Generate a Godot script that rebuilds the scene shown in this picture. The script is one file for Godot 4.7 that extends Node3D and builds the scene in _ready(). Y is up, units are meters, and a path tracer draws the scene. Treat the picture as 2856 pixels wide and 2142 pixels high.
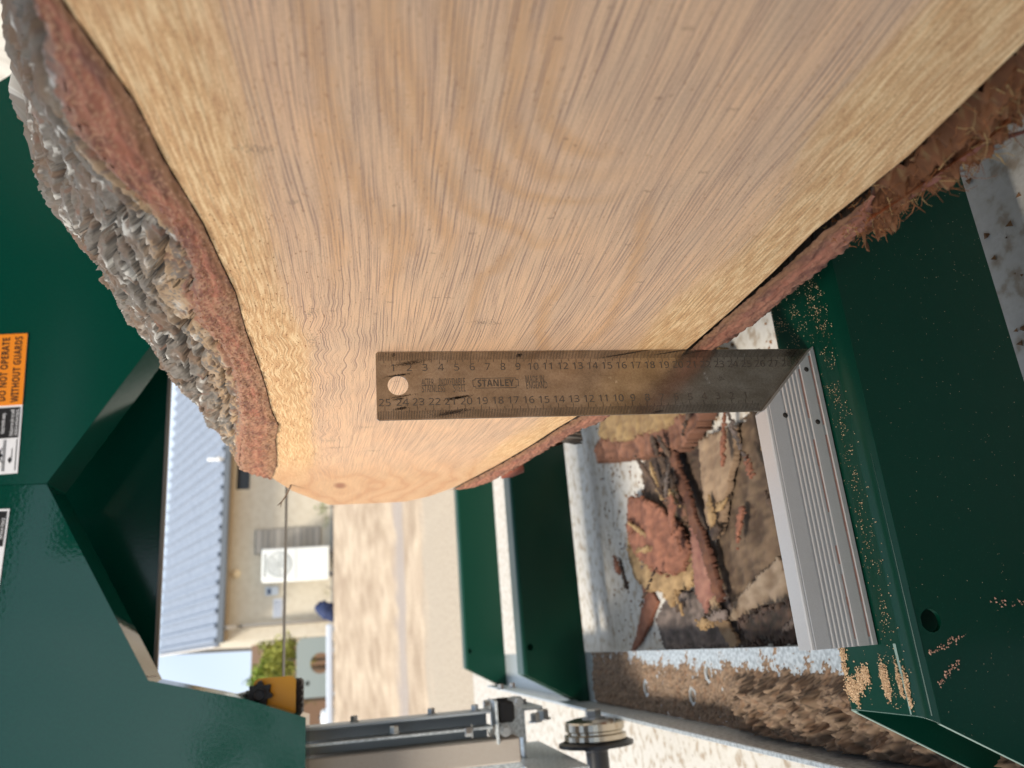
extends Node3D
# A log on a portable band sawmill, checked with a steel square; the photograph is turned a quarter, so the camera is rolled.
# World: y up, z runs along the log towards the camera, x = 0 is the sawn face, y = 0 the top of the bed bunks.

var rng := RandomNumberGenerator.new()
var M := {}
var used := {}

# ---------------------------------------------------------------- helpers
func lin(r: float, g: float, b: float) -> Color:
	return Color(r / 255.0, g / 255.0, b / 255.0).srgb_to_linear()

func rgb(r: float, g: float, b: float) -> Color:
	return Color(r / 255.0, g / 255.0, b / 255.0)

func mat(c: Color, rough := 0.7, metal := 0.0) -> StandardMaterial3D:
	var m := StandardMaterial3D.new()
	m.albedo_color = c
	m.roughness = rough
	m.metallic = metal
	return m

func vmat(rough := 0.9) -> StandardMaterial3D:
	var m := mat(Color.WHITE, rough)
	m.vertex_color_use_as_albedo = true
	return m

func noise(freq: float, sd: int, oct := 3, kind := FastNoiseLite.TYPE_SIMPLEX_SMOOTH) -> FastNoiseLite:
	var n := FastNoiseLite.new()
	n.noise_type = kind
	n.seed = sd
	n.frequency = freq
	n.fractal_type = FastNoiseLite.FRACTAL_FBM if oct > 1 else FastNoiseLite.FRACTAL_NONE
	n.fractal_octaves = oct
	return n

func ramp_image(n: FastNoiseLite, size: int, stops: Array, cols: Array) -> Image:
	# a seamless noise picture coloured through a ramp
	var g := n.get_seamless_image(size, size, false, false, 0.15, true)
	g.convert(Image.FORMAT_L8)
	var d := g.get_data()
	var lut := PackedByteArray()
	lut.resize(768)
	for i in 256:
		var t := i / 255.0
		var c: Color = cols[0]
		for k in range(stops.size() - 1):
			if t >= stops[k]:
				c = (cols[k] as Color).lerp(cols[k + 1], clampf((t - stops[k]) / maxf(stops[k + 1] - stops[k], 1e-4), 0, 1))
		lut[i * 3] = int(clampf(c.r, 0, 1) * 255)
		lut[i * 3 + 1] = int(clampf(c.g, 0, 1) * 255)
		lut[i * 3 + 2] = int(clampf(c.b, 0, 1) * 255)
	var o := PackedByteArray()
	o.resize(size * size * 3)
	for i in size * size:
		var v := d[i] * 3
		o[i * 3] = lut[v]
		o[i * 3 + 1] = lut[v + 1]
		o[i * 3 + 2] = lut[v + 2]
	return Image.create_from_data(size, size, false, Image.FORMAT_RGB8, o)

func normal_tex(n: FastNoiseLite, size: int, amount: float) -> ImageTexture:
	var g := n.get_seamless_image(size, size, false, false, 0.15, true)
	g.convert(Image.FORMAT_RGBA8)
	g.bump_map_to_normal_map(amount)
	return ImageTexture.create_from_image(g)

func tri_mat(img: Image, per_metre: float, rough: float, nt: Texture2D = null, ns := 0.5) -> StandardMaterial3D:
	var m := mat(Color.WHITE, rough)
	m.albedo_texture = ImageTexture.create_from_image(img)
	m.uv1_triplanar = true
	m.uv1_world_triplanar = true
	m.uv1_scale = Vector3.ONE * per_metre
	if nt:
		m.normal_enabled = true
		m.normal_texture = nt
		m.normal_scale = ns
	return m

func mb(smooth := false) -> SurfaceTool:
	var st := SurfaceTool.new()
	st.begin(Mesh.PRIMITIVE_TRIANGLES)
	st.set_smooth_group(0 if smooth else -1)
	return st

func tri(st: SurfaceTool, a: Vector3, b: Vector3, c: Vector3, out: Vector3) -> void:
	if Plane(a, b, c).normal.dot(out) < 0.0:
		var t := b
		b = c
		c = t
	st.add_vertex(a)
	st.add_vertex(b)
	st.add_vertex(c)

func quad(st: SurfaceTool, a: Vector3, b: Vector3, c: Vector3, d: Vector3, out: Vector3) -> void:
	tri(st, a, b, c, out)
	tri(st, a, c, d, out)

func box(st: SurfaceTool, c: Vector3, s: Vector3, bev := 0.0, bas := Basis()) -> void:
	var h := s / 2.0
	var b := minf(bev, minf(h.x, minf(h.y, h.z)) * 0.8)
	for ax in 3:
		var i := (ax + 1) % 3
		var j := (ax + 2) % 3
		for sg in [-1.0, 1.0]:
			var p := []
			for q in [[-1, -1], [1, -1], [1, 1], [-1, 1]]:
				var v := Vector3()
				v[ax] = sg * h[ax]
				v[i] = q[0] * (h[i] - b)
				v[j] = q[1] * (h[j] - b)
				p.append(c + bas * v)
			var n := Vector3()
			n[ax] = sg
			quad(st, p[0], p[1], p[2], p[3], bas * n)
		if b > 0.0:
			for si in [-1.0, 1.0]:
				for sj in [-1.0, 1.0]:
					var e := []
					for q in [[-1, 0], [1, 0], [1, 1], [-1, 1]]:
						var v := Vector3()
						v[ax] = q[0] * (h[ax] - b)
						v[i] = si * (h[i] - (b if q[1] == 1 else 0.0))
						v[j] = sj * (h[j] - (0.0 if q[1] == 1 else b))
						e.append(c + bas * v)
					var n := Vector3()
					n[i] = si
					n[j] = sj
					quad(st, e[0], e[1], e[2], e[3], bas * n)
	if b > 0.0:
		for sx in [-1.0, 1.0]:
			for sy in [-1.0, 1.0]:
				for sz in [-1.0, 1.0]:
					var o := Vector3(sx, sy, sz)
					tri(st, c + bas * (o * (h - Vector3(0, b, b))), c + bas * (o * (h - Vector3(b, 0, b))), c + bas * (o * (h - Vector3(b, b, 0))), bas * o)

func lathe(st: SurfaceTool, prof: Array, n: int, xf: Transform3D) -> void:
	# prof: Vector2(radius, height along the local y axis)
	for k in range(prof.size() - 1):
		var p: Vector2 = prof[k]
		var q: Vector2 = prof[k + 1]
		var nd := Vector2(q.y - p.y, -(q.x - p.x))
		for i in n:
			var a := TAU * i / n
			var b := TAU * (i + 1) / n
			var m := (a + b) / 2
			var out := xf.basis * Vector3(cos(m) * nd.x, nd.y, sin(m) * nd.x)
			quad(st, xf * Vector3(p.x * cos(a), p.y, p.x * sin(a)), xf * Vector3(p.x * cos(b), p.y, p.x * sin(b)), xf * Vector3(q.x * cos(b), q.y, q.x * sin(b)), xf * Vector3(q.x * cos(a), q.y, q.x * sin(a)), out)

func tube(st: SurfaceTool, pts: Array, r0: float, r1: float, n := 6) -> void:
	var rings := []
	for k in pts.size():
		var d: Vector3 = (pts[mini(k + 1, pts.size() - 1)] - pts[maxi(k - 1, 0)]).normalized()
		var u := d.cross(Vector3(0.31, 0.87, 0.4)).normalized()
		var w := d.cross(u)
		var r := lerpf(r0, r1, float(k) / (pts.size() - 1))
		var ring := []
		for i in n:
			ring.append(pts[k] + (u * cos(TAU * i / n) + w * sin(TAU * i / n)) * r)
		rings.append(ring)
	for k in range(pts.size() - 1):
		for i in n:
			var j := (i + 1) % n
			quad(st, rings[k][i], rings[k][j], rings[k + 1][j], rings[k + 1][i], (rings[k][i] + rings[k][j]) / 2 - pts[k])
	for i in range(1, n - 1):
		tri(st, rings[0][0], rings[0][i], rings[0][i + 1], pts[0] - pts[1])
		tri(st, rings[-1][0], rings[-1][i], rings[-1][i + 1], pts[-1] - pts[-2])

func prism(st: SurfaceTool, poly: PackedVector2Array, z0: float, z1: float, xf := Transform3D()) -> void:
	var ids := Geometry2D.triangulate_polygon(poly)
	for k in range(0, ids.size(), 3):
		var a := poly[ids[k]]
		var b := poly[ids[k + 1]]
		var c := poly[ids[k + 2]]
		tri(st, xf * Vector3(a.x, a.y, z1), xf * Vector3(b.x, b.y, z1), xf * Vector3(c.x, c.y, z1), xf.basis.z * signf(z1 - z0))
		tri(st, xf * Vector3(a.x, a.y, z0), xf * Vector3(b.x, b.y, z0), xf * Vector3(c.x, c.y, z0), -xf.basis.z * signf(z1 - z0))
	var cw := Geometry2D.is_polygon_clockwise(poly)
	for k in poly.size():
		var a := poly[k]
		var b := poly[(k + 1) % poly.size()]
		var nn := Vector2(b.y - a.y, a.x - b.x) * (-1.0 if cw else 1.0)
		quad(st, xf * Vector3(a.x, a.y, z0), xf * Vector3(b.x, b.y, z0), xf * Vector3(b.x, b.y, z1), xf * Vector3(a.x, a.y, z1), xf.basis * Vector3(nn.x, nn.y, 0))

func hole_cell(st: SurfaceTool, r: Rect2, c: Vector2, rad: float, z0: float, z1: float, xf := Transform3D(), n := 28) -> void:
	# a rectangular piece of plate with a round hole
	var ang := []
	for i in n:
		ang.append(TAU * i / n)
	for q in [r.position, r.end, Vector2(r.position.x, r.end.y), Vector2(r.end.x, r.position.y)]:
		var an: float = (q - c).angle()
		ang.append(an if an >= 0 else an + TAU)
	ang.sort()
	var inn := []
	var outp := []
	for an in ang:
		var d := Vector2(cos(an), sin(an))
		var t := 1e9
		if d.x > 1e-9: t = minf(t, (r.end.x - c.x) / d.x)
		if d.x < -1e-9: t = minf(t, (r.position.x - c.x) / d.x)
		if d.y > 1e-9: t = minf(t, (r.end.y - c.y) / d.y)
		if d.y < -1e-9: t = minf(t, (r.position.y - c.y) / d.y)
		inn.append(c + d * rad)
		outp.append(c + d * t)
	var zt := xf.basis.z * signf(z1 - z0)
	for i in ang.size():
		var j: int = (i + 1) % ang.size()
		for z in [z0, z1]:
			quad(st, xf * Vector3(inn[i].x, inn[i].y, z), xf * Vector3(inn[j].x, inn[j].y, z), xf * Vector3(outp[j].x, outp[j].y, z), xf * Vector3(outp[i].x, outp[i].y, z), zt if z == z1 else -zt)
		quad(st, xf * Vector3(inn[i].x, inn[i].y, z0), xf * Vector3(inn[j].x, inn[j].y, z0), xf * Vector3(inn[j].x, inn[j].y, z1), xf * Vector3(inn[i].x, inn[i].y, z1), xf.basis * Vector3(c.x - inn[i].x, c.y - inn[i].y, 0))

func numbered(called: String) -> String:
	if not used.has(called):
		used[called] = 0
		return called
	used[called] += 1
	return "%s_%03d" % [called, used[called]]

func part(called: String, st, m: Material, parent: Node3D) -> MeshInstance3D:
	var o := MeshInstance3D.new()
	if st is SurfaceTool:
		st.generate_normals()
		o.mesh = st.commit()
	else:
		o.mesh = st
	o.name = called if parent != self else numbered(called)
	o.material_override = m
	parent.add_child(o, true)
	return o

func tag(o: Node, label: String, category := "", group := "", kind := "") -> Node:
	if label: o.set_meta("label", label)
	if category: o.set_meta("category", category)
	if group: o.set_meta("group", group)
	if kind: o.set_meta("kind", kind)
	return o

func thing(called: String, label: String, category: String, at := Vector3.ZERO, group := "") -> Node3D:
	var o := Node3D.new()
	o.name = numbered(called)
	add_child(o)
	o.position = at
	tag(o, label, category, group)
	return o

func text(called: String, s: String, size: float, at: Vector3, bas: Basis, m: Material, parent: Node3D, wide := 1.0, depth := 0.00012, bold := false) -> MeshInstance3D:
	# size: height of a capital in metres
	var t := TextMesh.new()
	var f := SystemFont.new()
	f.font_names = PackedStringArray(["Droid Sans"])
	f.font_weight = 700 if bold else 400
	t.font = f
	t.text = s
	t.font_size = 64
	t.pixel_size = size / 46.0
	t.depth = depth
	t.curve_step = 2.0
	var o := MeshInstance3D.new()
	o.mesh = t
	o.name = called
	o.material_override = m
	parent.add_child(o, true)
	# wide: a factor, or the width in metres when it is below 0.5
	var k := wide
	if wide < 0.5: k = wide / maxf(t.get_aabb().size.x, 1e-6)
	o.transform = Transform3D(bas * Basis.from_scale(Vector3(k, 1, 1)), at)
	return o

func table(t: Array, z: float) -> float:
	# t: pairs z, value with z falling
	var n := t.size() / 2
	if z >= t[0]: return t[1]
	for i in range(1, n):
		if z >= t[i * 2]:
			var f: float = (t[i * 2 - 2] - z) / (t[i * 2 - 2] - t[i * 2])
			return lerpf(t[i * 2 - 1], t[i * 2 + 1], f)
	return t[n * 2 - 1]

func sstep(a: float, b: float, x: float) -> float:
	return smoothstep(a, b, x)

func poly2(a: Array) -> PackedVector2Array:
	var p := PackedVector2Array()
	for i in range(0, a.size(), 2):
		p.append(Vector2(a[i], a[i + 1]))
	return p

# ---------------------------------------------------------------- log outlines in the sawn plane (z, y), z falling
const WOOD_HI := [.80, .400, .45, .396, .271, .389, .25, .385, .23, .381, .195, .379, .151, .374, .122, .373, .085, .371, .036, .373, -.034, .373, -.072, .374, -.117, .376, -.156, .375, -.199, .382, -.25, .386, -.30, .392, -.347, .402, -.417, .388, -.489, .361, -.512, .351, -.5135, .30]
const BARK_IN := [.80, .412, .45, .405, .271, .398, .256, .399, .224, .407, .207, .407, .194, .404, .178, .400, .165, .392, .146, .388, .121, .387, .096, .389, .075, .395, .05, .398, .015, .392, -.017, .391, -.05, .393, -.108, .398, -.158, .405, -.234, .419, -.28, .427, -.318, .4285, -.333, .417, -.350, .4055, -.417, .391, -.489, .364, -.512, .354, -.5135, .303]
const WOOD_LO := [.80, .084, .45, .084, .284, .083, .22, .081, .183, .085, .157, .088, .113, .087, .065, .088, .001, .091, -.09, .112, -.19, .138, -.252, .151, -.332, .172, -.433, .204, -.481, .229, -.512, .258, -.5135, .30]
const BARK_LO := [.80, .055, .45, .052, .30, .056, .264, .060, .232, .050, .207, .054, .188, .060, .176, .058, .15, .058, .123, .057, .084, .059, .044, .060, .013, .064, -.09, .080, -.176, .098, -.196, .112, -.264, .126, -.321, .138, -.376, .15, -.413, .162, -.439, .180, -.447, .196, -.481, .226, -.512, .256, -.5135, .297]

# ---------------------------------------------------------------- the sawn wood: colour and relief in (z, y) of the face
const FACE_Z0 := -0.53
const FACE_Z1 := 0.46
const FACE_Y0 := 0.07
const FACE_Y1 := 0.42
const ARCS := [
	[.46, .296, .30, .283, .275, .28, .245, .272, .228, .271, .207, .262, .189, .25, .177, .237, .176, .221, .177, .203, .19, .187],
	[.46, .268, .30, .260, .28, .259, .256, .256, .231, .255, .209, .246, .197, .234, .195, .221, .203, .192],
	[.46, .325, .30, .303, .273, .299, .257, .293, .229, .285, .214, .281, .191, .272, .172, .265, .16, .253, .154, .24, .138, .225, .142, .213, .159, .198],
	[.143, .234, .116, .239, .103, .248, .072, .248, .02, .243],
	[.46, .252, .274, .247, .252, .244, .23, .241, .217, .231, .211, .217, .215, .203],
	[.44, .33, .27, .303, .243, .299, .223, .293, .205, .288, .176, .28, .157, .274, .142, .266, .119, .266, .109, .269],
	[.40, .335, .27, .322, .231, .318, .21, .314, .18, .308, .149, .301, .13, .297],
	[.178, .301, .15, .295, .128, .291, .108, .292, .06, .296],
	[.226, .325, .208, .321, .154, .321, .133, .318, .07, .324],
	[.166, .291, .141, .287, .127, .283],
	[.11, .20, .07, .205, .03, .20, .0, .19, -.06, .20],
	[.19, .187, .15, .175, .10, .165, .04, .160, -.02, .17]]

func wood_face_material() -> StandardMaterial3D:
	var w := 1300
	var h := 1180
	# arcs of early wood, stamped into a small mask
	var mw := 496
	var mh := 175
	var mask := PackedFloat32Array()
	mask.resize(mw * mh)
	for a in ARCS:
		for k in range(0, a.size() - 3, 2):
			var p := Vector2(a[k], a[k + 1])
			var q := Vector2(a[k + 2], a[k + 3])
			var steps := int(p.distance_to(q) / 0.0012) + 1
			for s in steps:
				var c := p.lerp(q, float(s) / steps)
				var al: float = (k * .5 + float(s) / steps) / (a.size() * .5 - 1.0)
				var wt: float = clampf(minf(al * 5.0, (1.0 - al) * 3.5), 0, 1)
				var cx := int((c.x - FACE_Z0) / (FACE_Z1 - FACE_Z0) * mw)
				var cy := int((c.y - FACE_Y0) / (FACE_Y1 - FACE_Y0) * mh)
				for dy in range(-3, 4):
					for dx in range(-4, 5):
						var x := cx + dx
						var y := cy + dy
						if x >= 0 and y >= 0 and x < mw and y < mh:
							mask[y * mw + x] = maxf(mask[y * mw + x], wt * (1.0 - sqrt(dx * dx * 0.6 + dy * dy) / 2.6))
	var line := noise(1.0, 11, 1)
	var line2 := noise(1.0, 12, 2)
	var warp := noise(1.0, 13, 2)
	var blot := noise(1.0, 14, 3)
	var fine := noise(1.0, 15, 2)
	var swirl := noise(1.0, 16, 2)
	var img := PackedByteArray()
	img.resize(w * h * 3)
	var hei := PackedByteArray()
	hei.resize(w * h)
	var rnd := RandomNumberGenerator.new()
	rnd.seed = 77
	var heart := Vector3(219, 182, 148)
	var heart2 := Vector3(226, 183, 144)
	var sap := Vector3(225, 181, 130)
	var cream := Vector3(243, 209, 160)
	var rust := Vector3(196, 144, 98)
	var early := Vector3(207, 154, 104)
	var endc := Vector3(200, 157, 117)
	for i in w:
		var z := FACE_Z0 + (FACE_Z1 - FACE_Z0) * (i + 0.5) / w
		# smooth run of the stem, so that the grain has no kinks
		var fall := log(1.0 + exp(-z * 26.0)) / 26.0
		var hi := .377 + .04 * maxf(z - .15, 0.0) + .012 * fall
		var lo := .085 + .265 * fall - .007
		var near_end := sstep(-.24, -.40, z)
		var mxf := float(i) / w * mw
		for j in h:
			var y := FACE_Y0 + (FACE_Y1 - FACE_Y0) * (j + 0.5) / h
			var n := clampf((y - lo) / (hi - lo), -0.1, 1.1)
			var wp := warp.get_noise_2d(z * 4.5, y * 16.0)
			var wav := warp.get_noise_2d(z * 34.0 + 50.0, y * 14.0)
			var wavy := sstep(.70, .86, n) * sstep(.12, .02, z) * 0.9 + 0.03
			var v := n * 0.29 + wp * 0.0026 * (1.0 + near_end * 3.4) + wav * 0.0036 * wavy
			# grain: straight grey-mauve dashes that follow the stem, each fading in and out, with finer lines between them
			var ph := v * 560.0 + line2.get_noise_2d(v * 30.0, z * 1.2) * 1.5
			var k1 := floorf(ph)
			var h1 := fposmod(sin(k1 * 12.9898) * 43758.5453, 1.0)
			var on := clampf(line.get_noise_2d(k1 * 7.3, z * 13.0) * 1.7 + h1 * 1.0 - 0.08, 0, 1)
			var ridge := clampf(1.2 - absf(ph - k1 - 0.3 - 0.4 * h1) / (0.070 + 0.075 * on), 0, 1) * on
			var p2 := v * 1150.0 + wp * 1.2
			var k2 := floorf(p2)
			var h2 := fposmod(sin(k2 * 78.233) * 24634.6345, 1.0)
			var l2 := line.get_noise_2d(k2 * 3.1 + 90.0, z * 20.0)
			var ridge2 := clampf(1.25 - absf(p2 - k2 - 0.35 - 0.3 * h2) / 0.22, 0, 1) * clampf(0.25 + h2 * 0.6 + l2 * 1.1, 0, 1)
			var b := blot.get_noise_2d(z * 13.0 + 9.0, y * 26.0)
			var f := fine.get_noise_2d(z * 700.0, y * 760.0)
			var c := heart.lerp(heart2, clampf(0.5 + b * 0.9, 0, 1))
			# sapwood, cream and yellow with brown streaks
			var sa := sstep(.86 + wp * .05, .94 + wp * .05, n) + sstep(.22 + wp * .06, .10 + wp * .06, n)
			sa = clampf(sa, 0, 1) * (1.0 - 0.5 * near_end)
			var stx := line2.get_noise_2d(v * 430.0 + 7.0, z * 42.0) * 0.9 + f * 0.35
			var sc := sap.lerp(cream, sstep(-.05, .45, stx) * 0.85).lerp(rust, sstep(.05, -.5, stx) * 0.55)
			c = c.lerp(sc, sa)
			# early wood arcs
			var mx := clampi(int(mxf + wav * 2.0), 0, mw - 1)
			var my := clampi(int(float(j) / h * mh + f * 1.6), 0, mh - 1)
			var ar := mask[my * mw + mx] * (1.0 - sa) * (1.15 + 1.0 * f)
			c = c.lerp(early, clampf(ar, 0, 1) * 0.5)
			# the far end: swirling orange figure round a knot
			if near_end > 0.0:
				var dz := (z + .40) * 1.0
				var dy := (y - .335) * 2.4
				var rr := sqrt(dz * dz + dy * dy)
				var sw := sin(rr * 95.0 + swirl.get_noise_2d(z * 9.0, y * 15.0) * 5.0)
				var ec := endc.lerp(Vector3(182, 128, 88), sstep(.55, 1.0, sw) * 0.40).lerp(Vector3(214, 178, 136), sstep(-.2, -1.0, sw) * 0.35)
				ec = ec.lerp(Vector3(126, 74, 52), sstep(.022, .006, rr) * 0.75)
				c = c.lerp(ec, near_end * 0.85)
			var dk := ridge * (0.78 - 0.5 * near_end) * (1.0 - 0.3 * ar) + ridge2 * (0.60 - 0.35 * near_end)
			c = c.lerp(Vector3(134, 106, 96) if sa < .5 else Vector3(158, 120, 84), clampf(dk, 0, 1) * (1.0 - sa * 0.35))
			# faint tooth marks of the band across the grain, and pores
			var saw := sin(z * 5200.0 + sin(y * 30.0) * 2.0) * sstep(.1, .5, blot.get_noise_2d(z * 30.0, y * 20.0 + 33.0))
			c += Vector3.ONE * (f * 11.0 + saw * 5.0 + b * 4.0)
			var pore := rnd.randf()
			var o0 := (j * w + i) * 3
			var pd := 0.0016 + 0.008 * sstep(.35, .05, n) + .005 * sstep(.72, .9, n)
			if pore < pd:
				c = c.lerp(Vector3(128, 74, 42), 0.6)
				if o0 >= 3: img[o0 - 3] = int(img[o0 - 3] * .82); img[o0 - 2] = int(img[o0 - 2] * .74); img[o0 - 1] = int(img[o0 - 1] * .66)
			var o := (j * w + i) * 3
			img[o] = int(clampf(c.x, 0, 255))
			img[o + 1] = int(clampf(c.y, 0, 255))
			img[o + 2] = int(clampf(c.z, 0, 255))
			hei[j * w + i] = int(clampf(150.0 - ridge * 70.0 - ridge2 * 26.0 + f * 30.0 + ar * 24.0 + sa * stx * 40.0, 0, 255))
	var im := Image.create_from_data(w, h, false, Image.FORMAT_RGB8, img)
	# short dark flecks and smudges that lie across the grain
	for k in 46:
		var fx := rnd.randf_range(0.28, 0.86)
		var fy := rnd.randf_range(0.2, 0.8)
		var len := rnd.randi_range(4, 15)
		for t in len:
			var px := int(fx * w) + rnd.randi_range(0, 1)
			var py := int(fy * h) + t
			if py < h:
				im.set_pixel(px, py, im.get_pixel(px, py).lerp(rgb(86, 58, 44), rnd.randf_range(0.2, 0.55)))
	for sm in [[.205, .345, 22, 4], [.17, .335, 10, 3], [.045, .237, 26, 5], [-.21, .337, 20, 9], [-.235, .333, 34, 5], [-.25, .30, 26, 5], [-.17, .305, 22, 4], [-.33, .215, 8, 5], [.02, .337, 10, 14], [.06, .335, 12, 9]]:
		var px := int((sm[0] - FACE_Z0) / (FACE_Z1 - FACE_Z0) * w)
		var py := int((sm[1] - FACE_Y0) / (FACE_Y1 - FACE_Y0) * h)
		for k in sm[2] * sm[3]:
			var x := px + int(rnd.randfn(0, sm[3] * 0.6))
			var y := py + int(rnd.randfn(0, sm[2] * 0.6))
			if x > 0 and y > 0 and x < w and y < h:
				im.set_pixel(x, y, im.get_pixel(x, y).lerp(rgb(70, 58, 50), rnd.randf_range(0.15, 0.6)))
	var hm := Image.create_from_data(w, h, false, Image.FORMAT_L8, hei)
	hm.convert(Image.FORMAT_RGBA8)
	hm.bump_map_to_normal_map(1.4)
	var m := mat(Color.WHITE, 0.72)
	m.albedo_texture = ImageTexture.create_from_image(im)
	m.normal_enabled = true
	m.normal_texture = ImageTexture.create_from_image(hm)
	m.normal_scale = 0.55
	return m

func build_log() -> void:
	var o := thing("sawn_log", "thick log with grey bark and a pale sawn face, lying on the green mill bed", "log", Vector3(0.05, 0, 0))
	var sh := Vector3(-0.05, 0, 0)
	# the sawn face
	var st := mb(true)
	var zs := []
	var z := FACE_Z1
	while z > -.5135:
		zs.append(z)
		z -= 0.004
	zs.append(-.5134)
	for k in range(zs.size() - 1):
		for s in 8:
			var q := []
			for e in [[k, s], [k + 1, s], [k + 1, s + 1], [k, s + 1]]:
				var zz: float = zs[e[0]]
				var y := lerpf(table(WOOD_LO, zz), table(WOOD_HI, zz), e[1] / 8.0)
				q.append(Vector3(0, y, zz))
			for id in [0, 1, 2, 0, 2, 3]:
				var p: Vector3 = q[id]
				st.set_uv(Vector2((p.z - FACE_Z0) / (FACE_Z1 - FACE_Z0), (p.y - FACE_Y0) / (FACE_Y1 - FACE_Y0)))
				st.set_normal(Vector3.LEFT)
				st.set_tangent(Plane(0, 0, 1, 1))
				st.add_vertex(p + sh)
	var face := MeshInstance3D.new()
	face.name = "sawn_face"
	face.mesh = st.commit()
	face.material_override = wood_face_material()
	o.add_child(face)
	# the wood's own edge behind the face, and the rest of the log
	st = mb()
	for k in range(zs.size() - 1):
		for e in [WOOD_HI, WOOD_LO]:
			var a := Vector3(0.0005, table(e, zs[k]), zs[k]) + sh
			var b := Vector3(0.0005, table(e, zs[k + 1]), zs[k + 1]) + sh
			quad(st, a, b, b + Vector3(.022, 0, 0), a + Vector3(.022, 0, 0), Vector3(0, 1 if e == WOOD_HI else -1, 0))
	part("wood_edge", st, mat(rgb(120, 84, 52), 0.9), o)
	var n1 := noise(24.0, 31, 4)
	var n2 := noise(95.0, 32, 3)
	var n3 := noise(190.0, 33, 3)
	var n4 := noise(480.0, 35, 2)

	var cel := noise(62.0, 34, 1, FastNoiseLite.TYPE_CELLULAR)
	cel.cellular_return_type = FastNoiseLite.RETURN_DISTANCE2_SUB
	# bark round the log: from the upper edge of the cut over the top, round the back and under to the lower edge
	st = mb(true)
	var rows := []
	var zz := 0.60
	var zl := []
	while zz > -.5134:
		zl.append(zz)
		zz -= 0.0013 if zz < .30 else 0.006
	zl.append(-.5134)
	var us := []
	for i in 125:
		us.append(i / 124.0 * 0.125)
	for i in range(1, 15):
		us.append(0.125 + i / 14.0 * 0.175)
	for i in range(1, 21):
		us.append(0.30 + i / 20.0 * 0.70)
	for q in zl:
		var yi := table(BARK_IN, q)
		var yo := table(BARK_LO, q)
		var e := table([.6, .2, .25, .24, .2, .36, .16, .75, .1, .95, 0.0, 1.0, -.1, 1.0, -.2, .72, -.28, .34, -.35, .12, -.5134, .06], q)
		var e2 := 1.0 - sstep(-.40, -.5134, q) * 0.7
		var c := Curve2D.new()
		var mid := (yi + yo) / 2
		var ctl := [Vector2(.0008, yi - .003), Vector2(.028, yi + .045 * e), Vector2(.058, yi + .072 * e), Vector2(.095, yi + .092 * e), Vector2(.15, yi + .106 * e), Vector2(.24, yi + .10 * e),
			Vector2(.34, yi + .03), Vector2(.40 * e2, mid + .04), Vector2(.40 * e2, mid - .06), Vector2(.33 * e2, minf(yo, .09)), Vector2(.22 * e2, minf(yo, .025)), Vector2(.12, minf(yo, .008) if q > -.2 else yo - .02), Vector2(.05, yo - .022), Vector2(.004, yo)]
		for k in ctl.size():
			var tg: Vector2 = (ctl[mini(k + 1, ctl.size() - 1)] - ctl[maxi(k - 1, 0)]) / 6.0
			c.add_point(ctl[k], -tg, tg)
		c.bake_interval = 0.006
		var len := c.get_baked_length()
		var row := []
		for u in us:
			var p := c.sample_baked(u * len, false)
			var p2 := c.sample_baked(minf(u * len + .004, len), false) - c.sample_baked(maxf(u * len - .004, 0), false)
			var nn := Vector2(p2.y * -1.0, p2.x).normalized()
			var s: float = u * len
			var stretch := Vector3(s * 1.0, q * 0.30, p.x * 0.2)
			var d1 := n1.get_noise_3dv(stretch)
			var d2 := n2.get_noise_3dv(stretch)
			var d3 := n3.get_noise_2d(s, q * 0.8)
			var cr := cel.get_noise_2d(s * 1.0 + d2 * .004, q * 0.36 + d3 * .003)
			var am := sstep(.0005, .005, s) * sstep(1.0, .96, u)
			var d4 := n4.get_noise_2d(s, q * 0.7)
			var fiss := sstep(-.99, -.84, cr)
			var fl := d1 * 5.0 + d2 * 1.2
			var ter := (floorf(fl) + sstep(.35, .65, fl - floorf(fl))) / 5.0
			var dsp := (ter * .0075 + d2 * .0016 + d3 * .0011 + d4 * .0006 - (1.0 - fiss) * .013) * am
			if q < -.45: dsp *= 0.4
			var at := Vector3(p.x + nn.x * dsp, p.y + nn.y * dsp, q)
			# grey plates, pale lichen, dark furrows, sawdust caught on it
			var g := 0.5 + n2.get_noise_2d(s + 50.0, q * .6) * 0.7 + n4.get_noise_2d(s + 70.0, q) * 0.6
			var col := lin(92, 86, 79).lerp(lin(118, 111, 103), clampf(g, 0, 1))
			col = col.lerp(lin(180, 176, 168), sstep(.24, .48, n1.get_noise_3d(s * 2.2, q * 1.6, 4.0) + d3 * .35))
			col = col.lerp(lin(104, 80, 60), sstep(.05, .35, n1.get_noise_3d(s * 1.3, q * 1.1, 21.0)) * .7)
			col = col.lerp(lin(104, 86, 72), sstep(.02, .30, n2.get_noise_3d(s * .8, q * .35, 31.0)) * .7)
			col = col.lerp(lin(112, 80, 64), sstep(.34, .50, n1.get_noise_3d(s * 1.7, q * 2.0, 9.0)) * .7)
			var dust := sstep(-.12, .2, n1.get_noise_3d(s * 1.2, q * .9, 7.0) + d3 * .7 + d4 * .4) * sstep(.040, .012, s) * sstep(.24, .16, q)
			col = col.lerp(lin(172, 142, 108), dust * .7)
			col = col.lerp(lin(140, 92, 72), sstep(.009, .003, s + d3 * .006) * .8)
			row.append([at + sh, col])
		rows.append(row)
	for k in range(rows.size() - 1):
		for i in range(us.size() - 1):
			for e in [[k, i], [k, i + 1], [k + 1, i + 1], [k, i], [k + 1, i + 1], [k + 1, i]]:
				var r: Array = rows[e[0]][e[1]]
				st.set_color(r[1])
				st.add_vertex(r[0])
	# cap on the far end
	var last: Array = rows[-1]
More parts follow.
